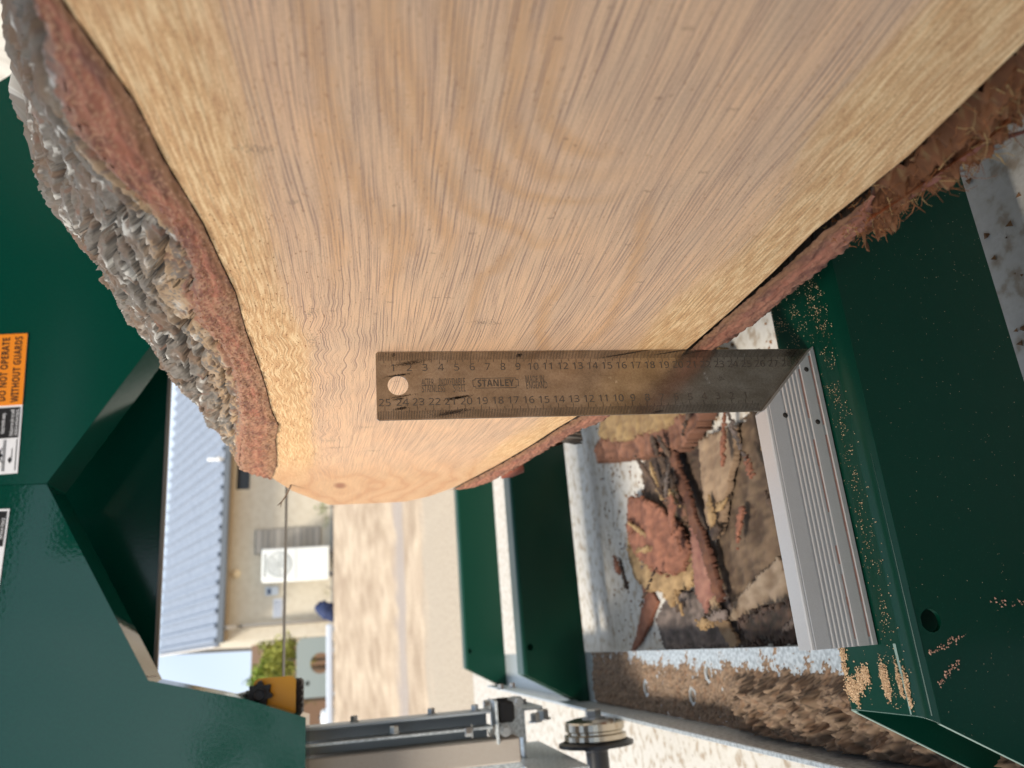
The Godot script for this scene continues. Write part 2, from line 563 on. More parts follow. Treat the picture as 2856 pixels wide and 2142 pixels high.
	for i in range(1, last.size() - 1):
		for e in [0, i, i + 1]:
			st.set_color(lin(150, 104, 66))
			st.add_vertex(last[e][0])
	part("bark", st, vmat(.95), o)
	# red inner bark left in the plane of the cut, above and below the wood
	for upper in [true, false]:
		st = mb(true)
		rows = []
		var zq := 0.46 if upper else 0.190
		while zq > (-.352 if upper else -.447):
			var a := table(WOOD_HI, zq) + .0003 if upper else table(WOOD_LO, zq)
			var b := table(BARK_IN, zq) if upper else table(BARK_LO, zq)
			if not upper:
				a -= .0010 + .0045 * sstep(.06, .19, zq) + .0012 * maxf(0, n2.get_noise_1d(zq * 2.0))
				b += n2.get_noise_2d(zq * 1.3, 3.0) * .0045 + n3.get_noise_1d(zq) * .0015
				if zq > .165: b = lerpf(b, a - .0005, sstep(.165, .19, zq) * .9)
			else:
				b += n2.get_noise_2d(zq * 1.3, 5.0) * .003
			if absf(b - a) < .0008: b = a + (.0008 if upper else -.0008)
			var row := []
			for s in 31:
				var f := s / 30.0
				var y := lerpf(a, b, f)
				var x := -.0008 + n2.get_noise_2d(zq * .7, y * 1.6) * .0011 + n3.get_noise_2d(zq, y) * .0006 + (.004 * sstep(.8, 1.0, f) if s > 24 else 0.0)
				var fi := n2.get_noise_2d(zq * .22 + (y * .5), y * 5.0) * 1.3 + n3.get_noise_2d(zq * .5, y * 2.0) * .5
				var col := lin(122, 78, 62).lerp(lin(156, 102, 80), clampf(.5 + fi * 1.4, 0, 1))
				col = col.lerp(lin(172, 108, 84), sstep(.30, .45, f) * sstep(.62, .47, f) * .5)
				col = col.lerp(lin(128, 92, 60), sstep(.42, .05, f) * .75)
				col = col.lerp(lin(98, 62, 54), sstep(.1, .4, n1.get_noise_2d(zq * 1.3, y * 2.6)) * .55)
				var gr := n4.get_noise_2d(zq * 1.1 + 9.0, y * 1.1)
				var dusty := sstep(.03, .25, gr + n1.get_noise_2d(zq + 3.0, y * 2.0) * .5 + (.16 if zq < .08 else -.2)) * (0.75 if upper else 0.3)
				col = col.lerp(lin(184, 144, 112), dusty * .7)
				col = col.lerp(lin(84, 50, 32), sstep(.045, .0, f) * .6)
				col = col.lerp(lin(128, 104, 86), sstep(.80, .98, f + fi * .2) * .75)
				row.append([Vector3(x, y, zq) + sh, col])
			rows.append(row)
			zq -= .0015
		for k in range(rows.size() - 1):
			for i in 30:
				for e in [[k, i], [k + 1, i], [k + 1, i + 1], [k, i], [k + 1, i + 1], [k, i + 1]]:
					var r: Array = rows[e[0]][e[1]]
					st.set_color(r[1])
					st.add_vertex(r[0])
		# its outer edge turns back into the log
		for k in range(rows.size() - 1):
			var p: Vector3 = rows[k][30][0]
			var q: Vector3 = rows[k + 1][30][0]
			var dn := Vector3(.024, -.004, 0) if not upper else Vector3(.010, -.002, 0)
			for v in [p, q, q + dn, p, q + dn, p + dn]:
				st.set_color(lin(116, 100, 88))
				st.add_vertex(v)
		tag(part("inner_bark", st, vmat(.85), o), "red inner bark along the %s edge of the sawn face" % ("upper" if upper else "lower"))
	# crumbly torn bark under the near lower edge
	st = mb(true)
	rows = []
	var zt := .152
	while zt < .46:
		var a := table(WOOD_LO, zt) - .0055 * sstep(.152, .20, zt) - .0006
		var b := table(BARK_LO, zt) + n2.get_noise_2d(zt * 1.3, 13.0) * .007 + n3.get_noise_1d(zt * 1.2) * .003
		if zt < .20: a = lerpf(a, b + .001, sstep(.20, .155, zt))
		var row := []
		for s in 23:
			var f := s / 22.0
			var y := lerpf(a, b, f)
			var x := .006 - .010 * sin(f * 2.6) + n2.get_noise_2d(zt * .6, y * 1.5) * .012 + n3.get_noise_2d(zt * .5, y) * .006
			var t := clampf(.4 + n3.get_noise_2d(zt * .4 + 3.0, y * 1.4) * 1.1 + n2.get_noise_2d(zt * .5, y * 2.0) * .6, 0, 1)
			row.append([Vector3(x, y, zt) + sh, lin(112, 72, 46).lerp(lin(134, 86, 54), t).lerp(lin(150, 124, 84), sstep(.3, .5, n4.get_noise_2d(zt * .3, y)) * .6)])
		rows.append(row)
		zt += .0016
	for k in range(rows.size() - 1):
		for i in 22:
			for e in [[k, i], [k + 1, i], [k + 1, i + 1], [k, i], [k + 1, i + 1], [k, i + 1]]:
				var r: Array = rows[e[0]][e[1]]
				st.set_color(r[1])
				st.add_vertex(r[0])
	tag(part("torn_bark", st, vmat(.95), o), "crumbly brown torn bark under the sawn face")
	# torn, stringy bark hanging from the near lower edge
	st = mb()
	var r2 := RandomNumberGenerator.new()
	r2.seed = 5
	for k in 1700:
		var zq := r2.randf_range(.150, .44)
		var hang := sstep(.150, .20, zq)
		var y0 := lerpf(table(WOOD_LO, zq) - .004, table(BARK_LO, zq) + .001, sqrt(r2.randf()))
		var p := Vector3(r2.randf_range(-.008, .010), y0, zq)
		var d := Vector3(r2.randfn(-.15, .3), r2.randfn(-.22, .35), r2.randfn(.0, .8)).normalized()
		var l := r2.randf_range(.003, .011) * hang + .003
		var pts := [p + sh]
		for s in 3:
			d = (d + Vector3(r2.randfn(0, .5), r2.randfn(-.1, .5), r2.randfn(0, .5))).normalized()
			p += d * l / 3
			pts.append(p + sh)
		var t := r2.randf()
		st.set_color(lin(124, 78, 46).lerp(lin(146, 92, 54), t).lerp(lin(176, 146, 96), .8 if r2.randf() < .16 else 0.0))
		tube(st, pts, r2.randf_range(.00012, .00042), .0001, 4)
	tag(part("bark_fibres", st, vmat(.95), o), "brown stringy torn bark hanging under the sawn face", "", "", "stuff")
	# sawdust specks clinging to the inner bark and the upper part of the cut
	st = mb()
	for k in 2600:
		var zq := r2.randf_range(-.30, .16)
		var ya := table(WOOD_HI, zq)
		var yb := table(BARK_IN, zq)
		var y := lerpf(ya, yb, r2.randf()) if r2.randf() < .75 else ya - absf(r2.randfn(0, .022))
		grain(st, Vector3(-.0013 if y > ya else -.0002, y, zq) + sh, r2.randf_range(.00010, .00034), lin(206, 164, 124).lerp(lin(150, 96, 62), r2.randf() if y > ya else .7 + .3 * r2.randf()))
	tag(part("clinging_sawdust", st, vmat(.95), o), "pale sawdust specks clinging to the inner bark", "", "", "stuff")
	# a peeling ribbon of inner bark among the fibres, and two twigs
	st = mb(true)
	var rib := [Vector3(-.003, .070, .175), Vector3(-.006, .069, .195), Vector3(-.007, .067, .213), Vector3(-.006, .063, .232), Vector3(-.004, .060, .250)]
	for k in range(rib.size() - 1):
		for s in 3:
			var wa := .0085 * sin(PI * (.15 + .8 * k / 4.0))
			var wb := .0085 * sin(PI * (.15 + .8 * (k + 1) / 4.0))
			var ofa := Vector3(sin(s * 1.6) * .002, (s - 1.5) / 1.5 * wa * .5, 0)
			var ofb := Vector3(sin(s * 1.6) * .002, (s - 1.5) / 1.5 * wb * .5, 0)
			var ofc := Vector3(sin((s + 1) * 1.6) * .002, (s - .5) / 1.5 * wa * .5, 0)
			var ofd := Vector3(sin((s + 1) * 1.6) * .002, (s - .5) / 1.5 * wb * .5, 0)
			st.set_color(lin(132, 84, 70) if s == 0 else lin(176, 98, 52))
			quad(st, rib[k] + ofa + sh, rib[k + 1] + ofb + sh, rib[k + 1] + ofd + sh, rib[k] + ofc + sh, Vector3.LEFT)
	part("bark_ribbon", st, vmat(.85), o)
	st = mb()
	tube(st, [Vector3(-.001, .057, .228) + sh, Vector3(-.008, .050, .250) + sh, Vector3(-.02, .047, .285) + sh], .0011, .0006, 6)
	part("twig", st, mat(rgb(96, 54, 42), .9), o)
	st = mb()
	tube(st, [Vector3(0, .386, -.385) + sh, Vector3(-.008, .391, -.395) + sh, Vector3(-.016, .397, -.398) + sh], .0011, .0006, 6)
	tube(st, [Vector3(-.016, .397, -.398) + sh, Vector3(-.020, .401, -.396) + sh], .0008, .0003, 5)
	tube(st, [Vector3(-.016, .397, -.398) + sh, Vector3(-.021, .398, -.400) + sh], .0007, .0003, 5)
	part("twig", st, mat(rgb(104, 84, 66), .9), o)
	# a loose flap of red bark by the far end
	st = mb(true)
	prism(st, poly2([-.36, .148, -.40, .154, -.425, .150, -.42, .138, -.395, .128, -.365, .135]), 0, .006, Transform3D(Basis(Vector3(0, 0, 1), Vector3(0, 1, 0), Vector3(-1, 0, 0)), Vector3(.012, 0, 0) + sh))
	part("bark_flap", st, mat(rgb(128, 62, 40), .9), o)

# ---------------------------------------------------------------- the steel square
func blade_material() -> StandardMaterial3D:
	# handled stainless steel: grey-brown tarnish, scratches, black smears; u runs down the blade from the free end, v across from the outer edge
	var w := 1500
	var h := 225
	var a := noise(.012, 61, 4)
	var b := noise(.09, 62, 3)
	var d := PackedByteArray()
	d.resize(w * h * 3)
	for j in h:
		for i in w:
			var t := a.get_noise_2d(i * .7, j) * .6 + b.get_noise_2d(i, j) * .28
			var c := rgb(182, 171, 156).lerp(rgb(140, 128, 112), clampf(.5 + t, 0, 1))
			var o := (j * w + i) * 3
			d[o] = int(c.r * 255)
			d[o + 1] = int(c.g * 255)
			d[o + 2] = int(c.b * 255)
	var im := Image.create_from_data(w, h, false, Image.FORMAT_RGB8, d)
	var r := RandomNumberGenerator.new()
	r.seed = 9
	for k in 170:
		var x := r.randf() * w
		var y := r.randf() * h
		var an := r.randfn(-.4, .5)
		var c := rgb(96, 84, 72) if r.randf() < .7 else rgb(206, 200, 190)
		var st := r.randf_range(.12, .4)
		for s in r.randi_range(10, 90):
			x += cos(an)
			y += sin(an)
			if x >= 0 and y >= 0 and x < w and y < h:
				im.set_pixel(int(x), int(y), im.get_pixel(int(x), int(y)).lerp(c, st))
	# black smears: centre cm down the blade, mm across, spread
	for q in [[2.1, 7.6, 38, 9, 500], [1.35, 15.8, 26, 4, 420], [1.6, 29.6, 26, 3, 200], [1.35, 31.4, 12, 4, 160], [1.5, 37.5, 13, 5, 260], [5.0, 31.3, 26, 5, 900], [4.6, 41.0, 42, 9, 700], [9.2, 3.0, 8, 7, 200], [16.5, 2.6, 60, 3, 700], [19.8, 1.6, 46, 2, 500], [23.0, 21.0, 14, 14, 40], [22.0, 1.0, 60, 2, 300], [18.2, 43.5, 12, 4, 130], [28.7, 3.0, 30, 26, 900], [1.1, 2.0, 4, 10, 60]]:
		for k in q[4]:
			var e := r.randfn(0, .42)
			var x := int(q[0] * 50.0 + e * q[2] * 1.6)
			var y := int(q[1] * 5.0 - e * q[2] * .25 + r.randfn(0, .4) * q[3])
			if x >= 0 and y >= 0 and x < w - 1 and y < h:
				im.set_pixel(x, y, im.get_pixel(x, y).lerp(rgb(30, 27, 25), .75))
				im.set_pixel(x + 1, y, im.get_pixel(x + 1, y).lerp(rgb(40, 36, 33), .5))
	# specks of white paint
	for q in [[15.2, 19.5, 6, 30], [15.6, 22.5, 5, 40], [21.9, 17.5, 5, 60], [22.0, 21.0, 6, 60], [22.1, 24.0, 5, 40], [25.0, 4.2, 6, 34], [24.5, 2.6, 4, 20], [16.2, 43.0, 5, 26]]:
		for k in q[3]:
			var x := int(q[0] * 50.0 + r.randfn(0, .5) * q[2])
			var y := int(q[1] * 5.0 + r.randfn(0, .6) * q[2])
			if x >= 0 and y >= 0 and x < w and y < h:
				im.set_pixel(x, y, im.get_pixel(x, y).lerp(rgb(232, 230, 224), .8))
	var m := mat(Color.WHITE, .20, .88)
	m.albedo_texture = ImageTexture.create_from_image(im)
	m.normal_enabled = true
	m.normal_texture = normal_tex(noise(.05, 63, 4), 256, 1.0)
	m.normal_scale = .05
	return m

func build_square() -> void:
	var o := thing("carpenters_square", "steel carpenter's square standing on the green bunk against the sawn face", "square")
	var bas := Basis(Vector3(0, -1, 0), Vector3(1, 0, 0), Vector3(0, 0, 1))
	# blade: local (down the blade, across); mitred foot, round hanging hole
	var st := mb()
	var xf := Transform3D(bas, Vector3(-.0004, .30, 0))
	var zf := .0005
	var hc := Vector2(.0134, -.0224)
	hole_cell(st, Rect2(.003, -.042, .022, .039), hc, .0064, -zf, zf, xf, 40)
	for p in [[.0012, 0, .30, 0, .297, -.003, .003, -.003, 0, -.0012 - .0018, 0, -.0012], [.025, -.003, .297, -.003, .258, -.042, .025, -.042], [.003, -.042, .258, -.042, .255, -.045, .0012, -.045, 0, -.0438, 0, -.042], [0, -.003, .003, -.003, .003, -.042, 0, -.042]]:
		prism(st, poly2(p), -zf, zf, xf)
	var pl := part("blade", uv_box(st, xf, .30, .045), blade_material(), o)
	var ink := mat(rgb(86, 76, 66), .6, .3)
	var etch := mat(rgb(58, 50, 43), .6, .3)
	st = mb()
	for k in range(2, 296):
		var l := .0052
		if k % 10 == 0: l = .0082
		elif k % 5 == 0: l = .0068
		box(st, xf * Vector3(k * .001, -.0006 - l / 2, zf + .00003), Vector3(l, .00030, .00006))
	for k in range(1, 255):
		var l := .0052
		if k % 10 == 0: l = .0082
		elif k % 5 == 0: l = .0068
		box(st, xf * Vector3(.255 - k * .001, -.0444 + l / 2, zf + .00003), Vector3(l, .00030, .00006))
	tag(part("scale_marks", st, etch, pl), "fine millimetre marks along both edges of the blade", "", "", "stuff")
	for k in range(1, 30):
		text("number", str(k), .0033, xf * Vector3(.01 * k + .0007, -.0108, zf + .0001), bas, ink, pl, 1.15)
	for k in range(1, 26):
		text("number", str(k), .0036, xf * Vector3(.255 - .01 * k + (.0008 if k < 25 else .0), -.0336, zf + .0001), bas, ink, pl, 1.15)
	for t in [["ACIER    INOXYDABLE", .0419, -.0207, .0018, .0276], ["STAINLESS      STEEL", .0419, -.0250, .0018, .0276], ["MADE IN", .1011, -.0197, .0019, .0122], ["ENGLAND", .1020, -.0238, .0019, .0138]]:
		text("lettering", t[0], t[3], xf * Vector3(t[1], t[2], zf + .0001), bas, ink, pl, t[4])
	text("lettering", "STANLEY", .0037, xf * Vector3(.0753, -.0219, zf + .0001), bas, ink, pl, .0236, .00012, true)
	st = mb()
	for b in [[.0753, -.0186, .0262, .0004], [.0753, -.0252, .0262, .0004], [.0622, -.0191, .0004, .0012], [.0884, -.0191, .0004, .0012], [.0622, -.0247, .0004, .0012], [.0884, -.0247, .0004, .0012], [.0614, -.0197, .0020, .0004], [.0892, -.0197, .0020, .0004], [.0614, -.0241, .0020, .0004], [.0892, -.0241, .0020, .0004], [.0606, -.0219, .0004, .0047], [.0900, -.0219, .0004, .0047]]:
		box(st, xf * Vector3(b[0], b[1], zf + .00004), Vector3(b[3], b[2], .00008))
	part("maker_frame", st, ink, pl)
	# stock: an aluminium bar with fine grooves, mitred to the blade
	var prof := [Vector2(.0002, -.0075), Vector2(.0002, .0062), Vector2(.0012, .0078), Vector2(.0042, .0080), Vector2(.0048, .0074), Vector2(.0062, .0074), Vector2(.0068, .0080), Vector2(.0140, .0080), Vector2(.0146, .0074), Vector2(.0158, .0074), Vector2(.0164, .0080)]
	var gy := .0180
	for k in 5:
		prof.append_array([Vector2(gy, .0080), Vector2(gy + .0008, .0072), Vector2(gy + .0016, .0072), Vector2(gy + .0022, .0080)])
		gy += .0031
	prof.append_array([Vector2(.0352, .0080), Vector2(.0424, .0080), Vector2(.0430, .0076), Vector2(.0436, .0080), Vector2(.0449, .0078), Vector2(.0456, .0070), Vector2(.0458, -.0068), Vector2(.0448, -.0078)])
	st = mb()
	var end := -.1982
	for k in prof.size():
		var p: Vector2 = prof[k]
		var q: Vector2 = prof[(k + 1) % prof.size()]
		var nn := Vector3(0, (p.y - q.y), (q.x - p.x))
		quad(st, Vector3(-p.x - .0006, p.x, p.y), Vector3(-q.x - .0006, q.x, q.y), Vector3(end, q.x, q.y), Vector3(end, p.x, p.y), nn)
	var p2 := PackedVector2Array()
	for p in prof: p2.append(Vector2(p.x, p.y))
	var ids := Geometry2D.triangulate_polygon(p2)
	for k in range(0, ids.size(), 3):
		var t := [p2[ids[k]], p2[ids[k + 1]], p2[ids[k + 2]]]
		tri(st, Vector3(end, t[0].x, t[0].y), Vector3(end, t[1].x, t[1].y), Vector3(end, t[2].x, t[2].y), Vector3.LEFT)
		tri(st, Vector3(-t[0].x - .0006, t[0].x, t[0].y), Vector3(-t[1].x - .0006, t[1].x, t[1].y), Vector3(-t[2].x - .0006, t[2].x, t[2].y), Vector3(1, 1, 0))
	var sm := tri_mat(ramp_image(noise(.10, 71, 4), 512, [0, .4, .62, .76, 1], [rgb(186, 183, 180), rgb(198, 196, 194), rgb(204, 202, 200), rgb(190, 187, 184), rgb(136, 130, 124)]), 30.0, .36, normal_tex(noise(.10, 72, 3), 256, 2.0), .12)
	sm.metallic = .4
	var stock := part("stock", st, sm, o)
	# red marking dust left in the grooves, rivet holes
	var red := mat(rgb(176, 132, 118), .8)
	st = mb()
	for g in [[.0055, .0016, 1.0], [.0152, .0014, 1.0]]:
		var x: float = -g[0] - .003
		while x > end + .004:
			var l := rng.randf_range(.004, .016)
			l = minf(l, x - end - .002)
			if rng.randf() < .8:
				box(st, Vector3(x - l / 2, g[0], .00745), Vector3(l, g[1] * rng.randf_range(.4, .9), .0002))
			x -= l
	part("red_dust", st, red, stock)
	for c in [[-.0508, .0325], [-.0560, .0098], [-.0186, .0100]]:
		st = mb(true)
		lathe(st, [Vector2(0, .0002), Vector2(.0016, .0002), Vector2(.0019, -.0002)], 18, Transform3D(Basis(Vector3(1, 0, 0), Vector3(0, 0, 1), Vector3(0, -1, 0)), Vector3(c[0], c[1], .0080)))
		part("rivet", st, mat(rgb(44, 38, 32), .7), stock)

func uv_box(st: SurfaceTool, xf: Transform3D, lu: float, lv: float) -> ArrayMesh:
	# lays flat uv over the plate: u along local x, v across local -y
	st.generate_normals()
	var m := st.commit()
	var a := m.surface_get_arrays(0)
	var vs: PackedVector3Array = a[Mesh.ARRAY_VERTEX]
	var inv := xf.affine_inverse()
	var uv := PackedVector2Array()
	var tg := PackedFloat32Array()
	for v in vs:
		var p := inv * v
		uv.append(Vector2(p.x / lu, -p.y / lv))
		tg.append_array([xf.basis.x.x, xf.basis.x.y, xf.basis.x.z, 1.0])
	a[Mesh.ARRAY_TEX_UV] = uv
	a[Mesh.ARRAY_TANGENT] = tg
	var o := ArrayMesh.new()
	o.add_surface_from_arrays(Mesh.PRIMITIVE_TRIANGLES, a)
	return o

# ---------------------------------------------------------------- the mill bed: three bunks on galvanised rails
func bunk_part(o: Node3D, z0: float, detail: bool) -> void:
	var b := Node3D.new()
	b.name = "bunk"
	o.add_child(b, true)
	b.position = Vector3(0, 0, z0)
	var xr := .70
	var th := .003
	var ends := func(y: float, side: float) -> float: return (-.2375 + .555 * y) if side < 0 else xr - .555 * y
	# folded sheet section (z, y) seen from the end
	var sec := [Vector2(-.041, -.13), Vector2(-.041, -.005), Vector2(-.0395, -.0015), Vector2(-.036, 0), Vector2(.0275, 0), Vector2(.0315, -.0010), Vector2(.0348, -.0036), Vector2(.0366, -.0075)]
	var st := mb(true)
	st.set_smooth_group(1)
	for k in range(sec.size() - 1):
		var p: Vector2 = sec[k]
		var q: Vector2 = sec[k + 1]
		if k == 0 or k == 3: st.set_smooth_group(-1)
		else: st.set_smooth_group(1)
		var n := Vector3(0, (q.x - p.x), -(q.y - p.y))
		quad(st, Vector3(ends.call(p.y, -1), p.y, p.x), Vector3(ends.call(q.y, -1), q.y, q.x), Vector3(ends.call(q.y, 1), q.y, q.x), Vector3(ends.call(p.y, 1), p.y, p.x), n)
	st.set_smooth_group(-1)
	# front face with a bolt hole
	var fz := .0370
	var f := func(pts: Array) -> void: prism(st, poly2(pts), fz - th, fz)
	f.call([ends.call(-.0075, -1), -.0075, -.2066, -.0075, -.2066, -.032, ends.call(-.032, -1), -.032])
	hole_cell(st, Rect2(-.2066, -.032, .04, .0245), Vector2(-.1866, -.0165), .0066, fz - th, fz)
	f.call([-.1666, -.0075, ends.call(-.0075, 1), -.0075, ends.call(-.032, 1), -.032, -.1666, -.032])
	f.call([ends.call(-.032, -1), -.032, ends.call(-.032, 1), -.032, ends.call(-.13, 1), -.13, ends.call(-.13, -1), -.13])
	part("channel", st, M.green, b)
	# inner skin, so that the folded sheet has thickness
	st = mb()
	for k in range(sec.size() - 1):
		var p: Vector2 = sec[k] + Vector2(.003 if k < 2 else 0.0, -.003 if k > 1 else 0.0)
		var q: Vector2 = sec[k + 1] + Vector2(.003 if k < 1 else 0.0, -.003 if k > 0 else 0.0)
		quad(st, Vector3(ends.call(p.y, -1) + .0005, p.y, p.x), Vector3(ends.call(q.y, -1) + .0005, q.y, q.x), Vector3(ends.call(q.y, 1), q.y, q.x), Vector3(ends.call(p.y, 1), p.y, p.x), Vector3(0, -1, 0))
	part("inner_skin", st, M.green, b)
	# sheared ends where the sheet shows
	st = mb()
	var all := sec.duplicate()
	all.append(Vector2(.0370, -.13))
	for k in range(all.size() - 1):
		var p: Vector2 = all[k]
		var q: Vector2 = all[k + 1]
		var a := Vector3(ends.call(p.y, -1) - .0002, p.y, p.x)
		var c := Vector3(ends.call(q.y, -1) - .0002, q.y, q.x)
		var d := (c - a).normalized()
		var inn := Vector3(0, d.z, -d.y).normalized() * th * -1.0
		if k == 0: inn = Vector3(0, 0, th)
		if k == all.size() - 2: inn = Vector3(0, 0, -th)
		if k == 3: inn = Vector3(0, -th, 0)
		box_strip(st, a, c, inn)
	part("cut_edge", st, M.raw_edge, b)
	# worn paint along the fold
	if detail:
		st = mb()
		for s in [[-.085, -.2372, .00030, .0352, -.0040], [-.198, -.237, .00040, .0232, .00015]]:
			var n := 14
			for i in n:
				var xa := lerpf(s[0], s[1], i / float(n))
				var xb := lerpf(s[0], s[1], (i + 1.0) / float(n))
				var wd: float = s[2] * (.35 + .65 * (i + 1) / n) * (1.6 if s[4] > 0 and i > 11 else 1.0)
				if s[4] > 0:
					quad(st, Vector3(xa, s[4], s[3] - wd + (xa + .237) * -.06), Vector3(xb, s[4], s[3] - wd + (xb + .237) * -.06), Vector3(xb, s[4], s[3] + wd), Vector3(xa, s[4], s[3] + wd), Vector3.UP)
				else:
					quad(st, Vector3(xa, s[4] - wd, s[3] + wd * .6), Vector3(xb, s[4] - wd, s[3] + wd * .6), Vector3(xb, s[4] + wd, s[3] - wd * .6 + .0003), Vector3(xa, s[4] + wd, s[3] - wd * .6 + .0003), Vector3(0, 1, 1))
		part("worn_paint", st, M.raw_edge, b)

func box_strip(st: SurfaceTool, a: Vector3, c: Vector3, inn: Vector3) -> void:
	var back := Vector3(.0006, 0, 0)
	quad(st, a, c, c + inn, a + inn, Vector3.LEFT)
	quad(st, a, c, c + back, a + back, -inn)
	quad(st, a + inn, c + inn, c + inn + back, a + inn + back, inn)

func build_bed() -> void:
	var o := thing("sawmill_bed", "green folded-steel bunks on galvanised rails carrying the log", "sawmill bed", Vector3(0, -.2, 0))
	var up := Node3D.new()
	up.free()
	var h := Node3D.new()
	h.free()
	for z in [0.0, -1.205, -2.21]:
		bunk_part(o, z, z == 0.0)
	for c in o.get_children():
		c.position.y += .2
	# rails: an angle with its flange under the bunks and a low upright web outside
	for side in [-1.0, 1.0]:
		var r := Node3D.new()
		r.name = "rail"
		o.add_child(r, true)
		r.position.y = .2
		var x0 := -.205 if side < 0 else .667
		var x1 := -.298 if side < 0 else .760
		var st := mb()
		var xf := Transform3D(Basis(Vector3(1, 0, 0), Vector3(0, 0, 1), Vector3(0, -1, 0)), Vector3(0, -.1305, 0))
		var lo := minf(x0, x1)
		var wd := absf(x1 - x0)
		if side < 0:
			var za := -2.26
			for hz in [[-.815, -.262], [-.625, -.266], [-.56, -.235], [-.40, -.262]]:
				prism(st, poly2([lo, za, lo + wd, za, lo + wd, hz[0] - .03, lo, hz[0] - .03]), 0, .004, xf)
				hole_cell(st, Rect2(lo, hz[0] - .03, wd, .06), Vector2(hz[1], hz[0]), .0085, 0, .004, xf, 20)
				za = hz[0] + .03
			prism(st, poly2([lo, za, lo + wd, za, lo + wd, .9, lo, .9]), 0, .004, xf)
		else:
			prism(st, poly2([lo, -2.26, lo + wd, -2.26, lo + wd, .9, lo, .9]), 0, .004, xf)
		part("flange", st, M.galv, r)
		st = mb()
		box(st, Vector3(x1 + side * .0025, -.1055, -.68), Vector3(.005, .057, 3.16), .0008)
		part("web", st, M.galv, r)
		if side < 0:
			for q in [-.78, -.66, -.63, -.52, -.30, -1.05, -1.4]:
				st = mb()
				lathe(st, [Vector2(0, .0003), Vector2(.0045, .0003), Vector2(.0052, .0)], 14, Transform3D(Basis(Vector3(0, -1, 0), Vector3(1, 0, 0), Vector3(0, 0, 1.6)), Vector3(x1 + .0004, -.098, q)))
				part("slot", st, mat(rgb(186, 190, 186), .6), r)
		for q in [.55, -.7, -1.7]:
			st = mb()
			box(st, Vector3((x0 + x1) / 2, -.168, q - .22), Vector3(.05, .066, .05), .003)
			box(st, Vector3((x0 + x1) / 2, -.1975, q - .22), Vector3(.09, .005, .09), .002)
			part("levelling_foot", st, M.galv, r)

# ---------------------------------------------------------------- sawdust
func grain(st: SurfaceTool, p: Vector3, s: float, c: Color) -> void:
	var b := Basis.from_euler(Vector3(rng.randf() * TAU, rng.randf() * TAU, rng.randf() * TAU)).scaled(Vector3(s, s * .6, s * 1.3))
	var v := [p + b * Vector3(1, 1, 1), p + b * Vector3(1, -1, -1), p + b * Vector3(-1, 1, -1), p + b * Vector3(-1, -1, 1)]
	st.set_color(c)
	for f in [[0, 1, 2], [0, 3, 1], [0, 2, 3], [1, 3, 2]]:
		tri(st, v[f[0]], v[f[1]], v[f[2]], (v[f[0]] + v[f[1]] + v[f[2]]) / 3 - p)

func dust_colour() -> Color:
	var t := rng.randf()
	return lin(160, 124, 88).lerp(lin(226, 194, 154), t)

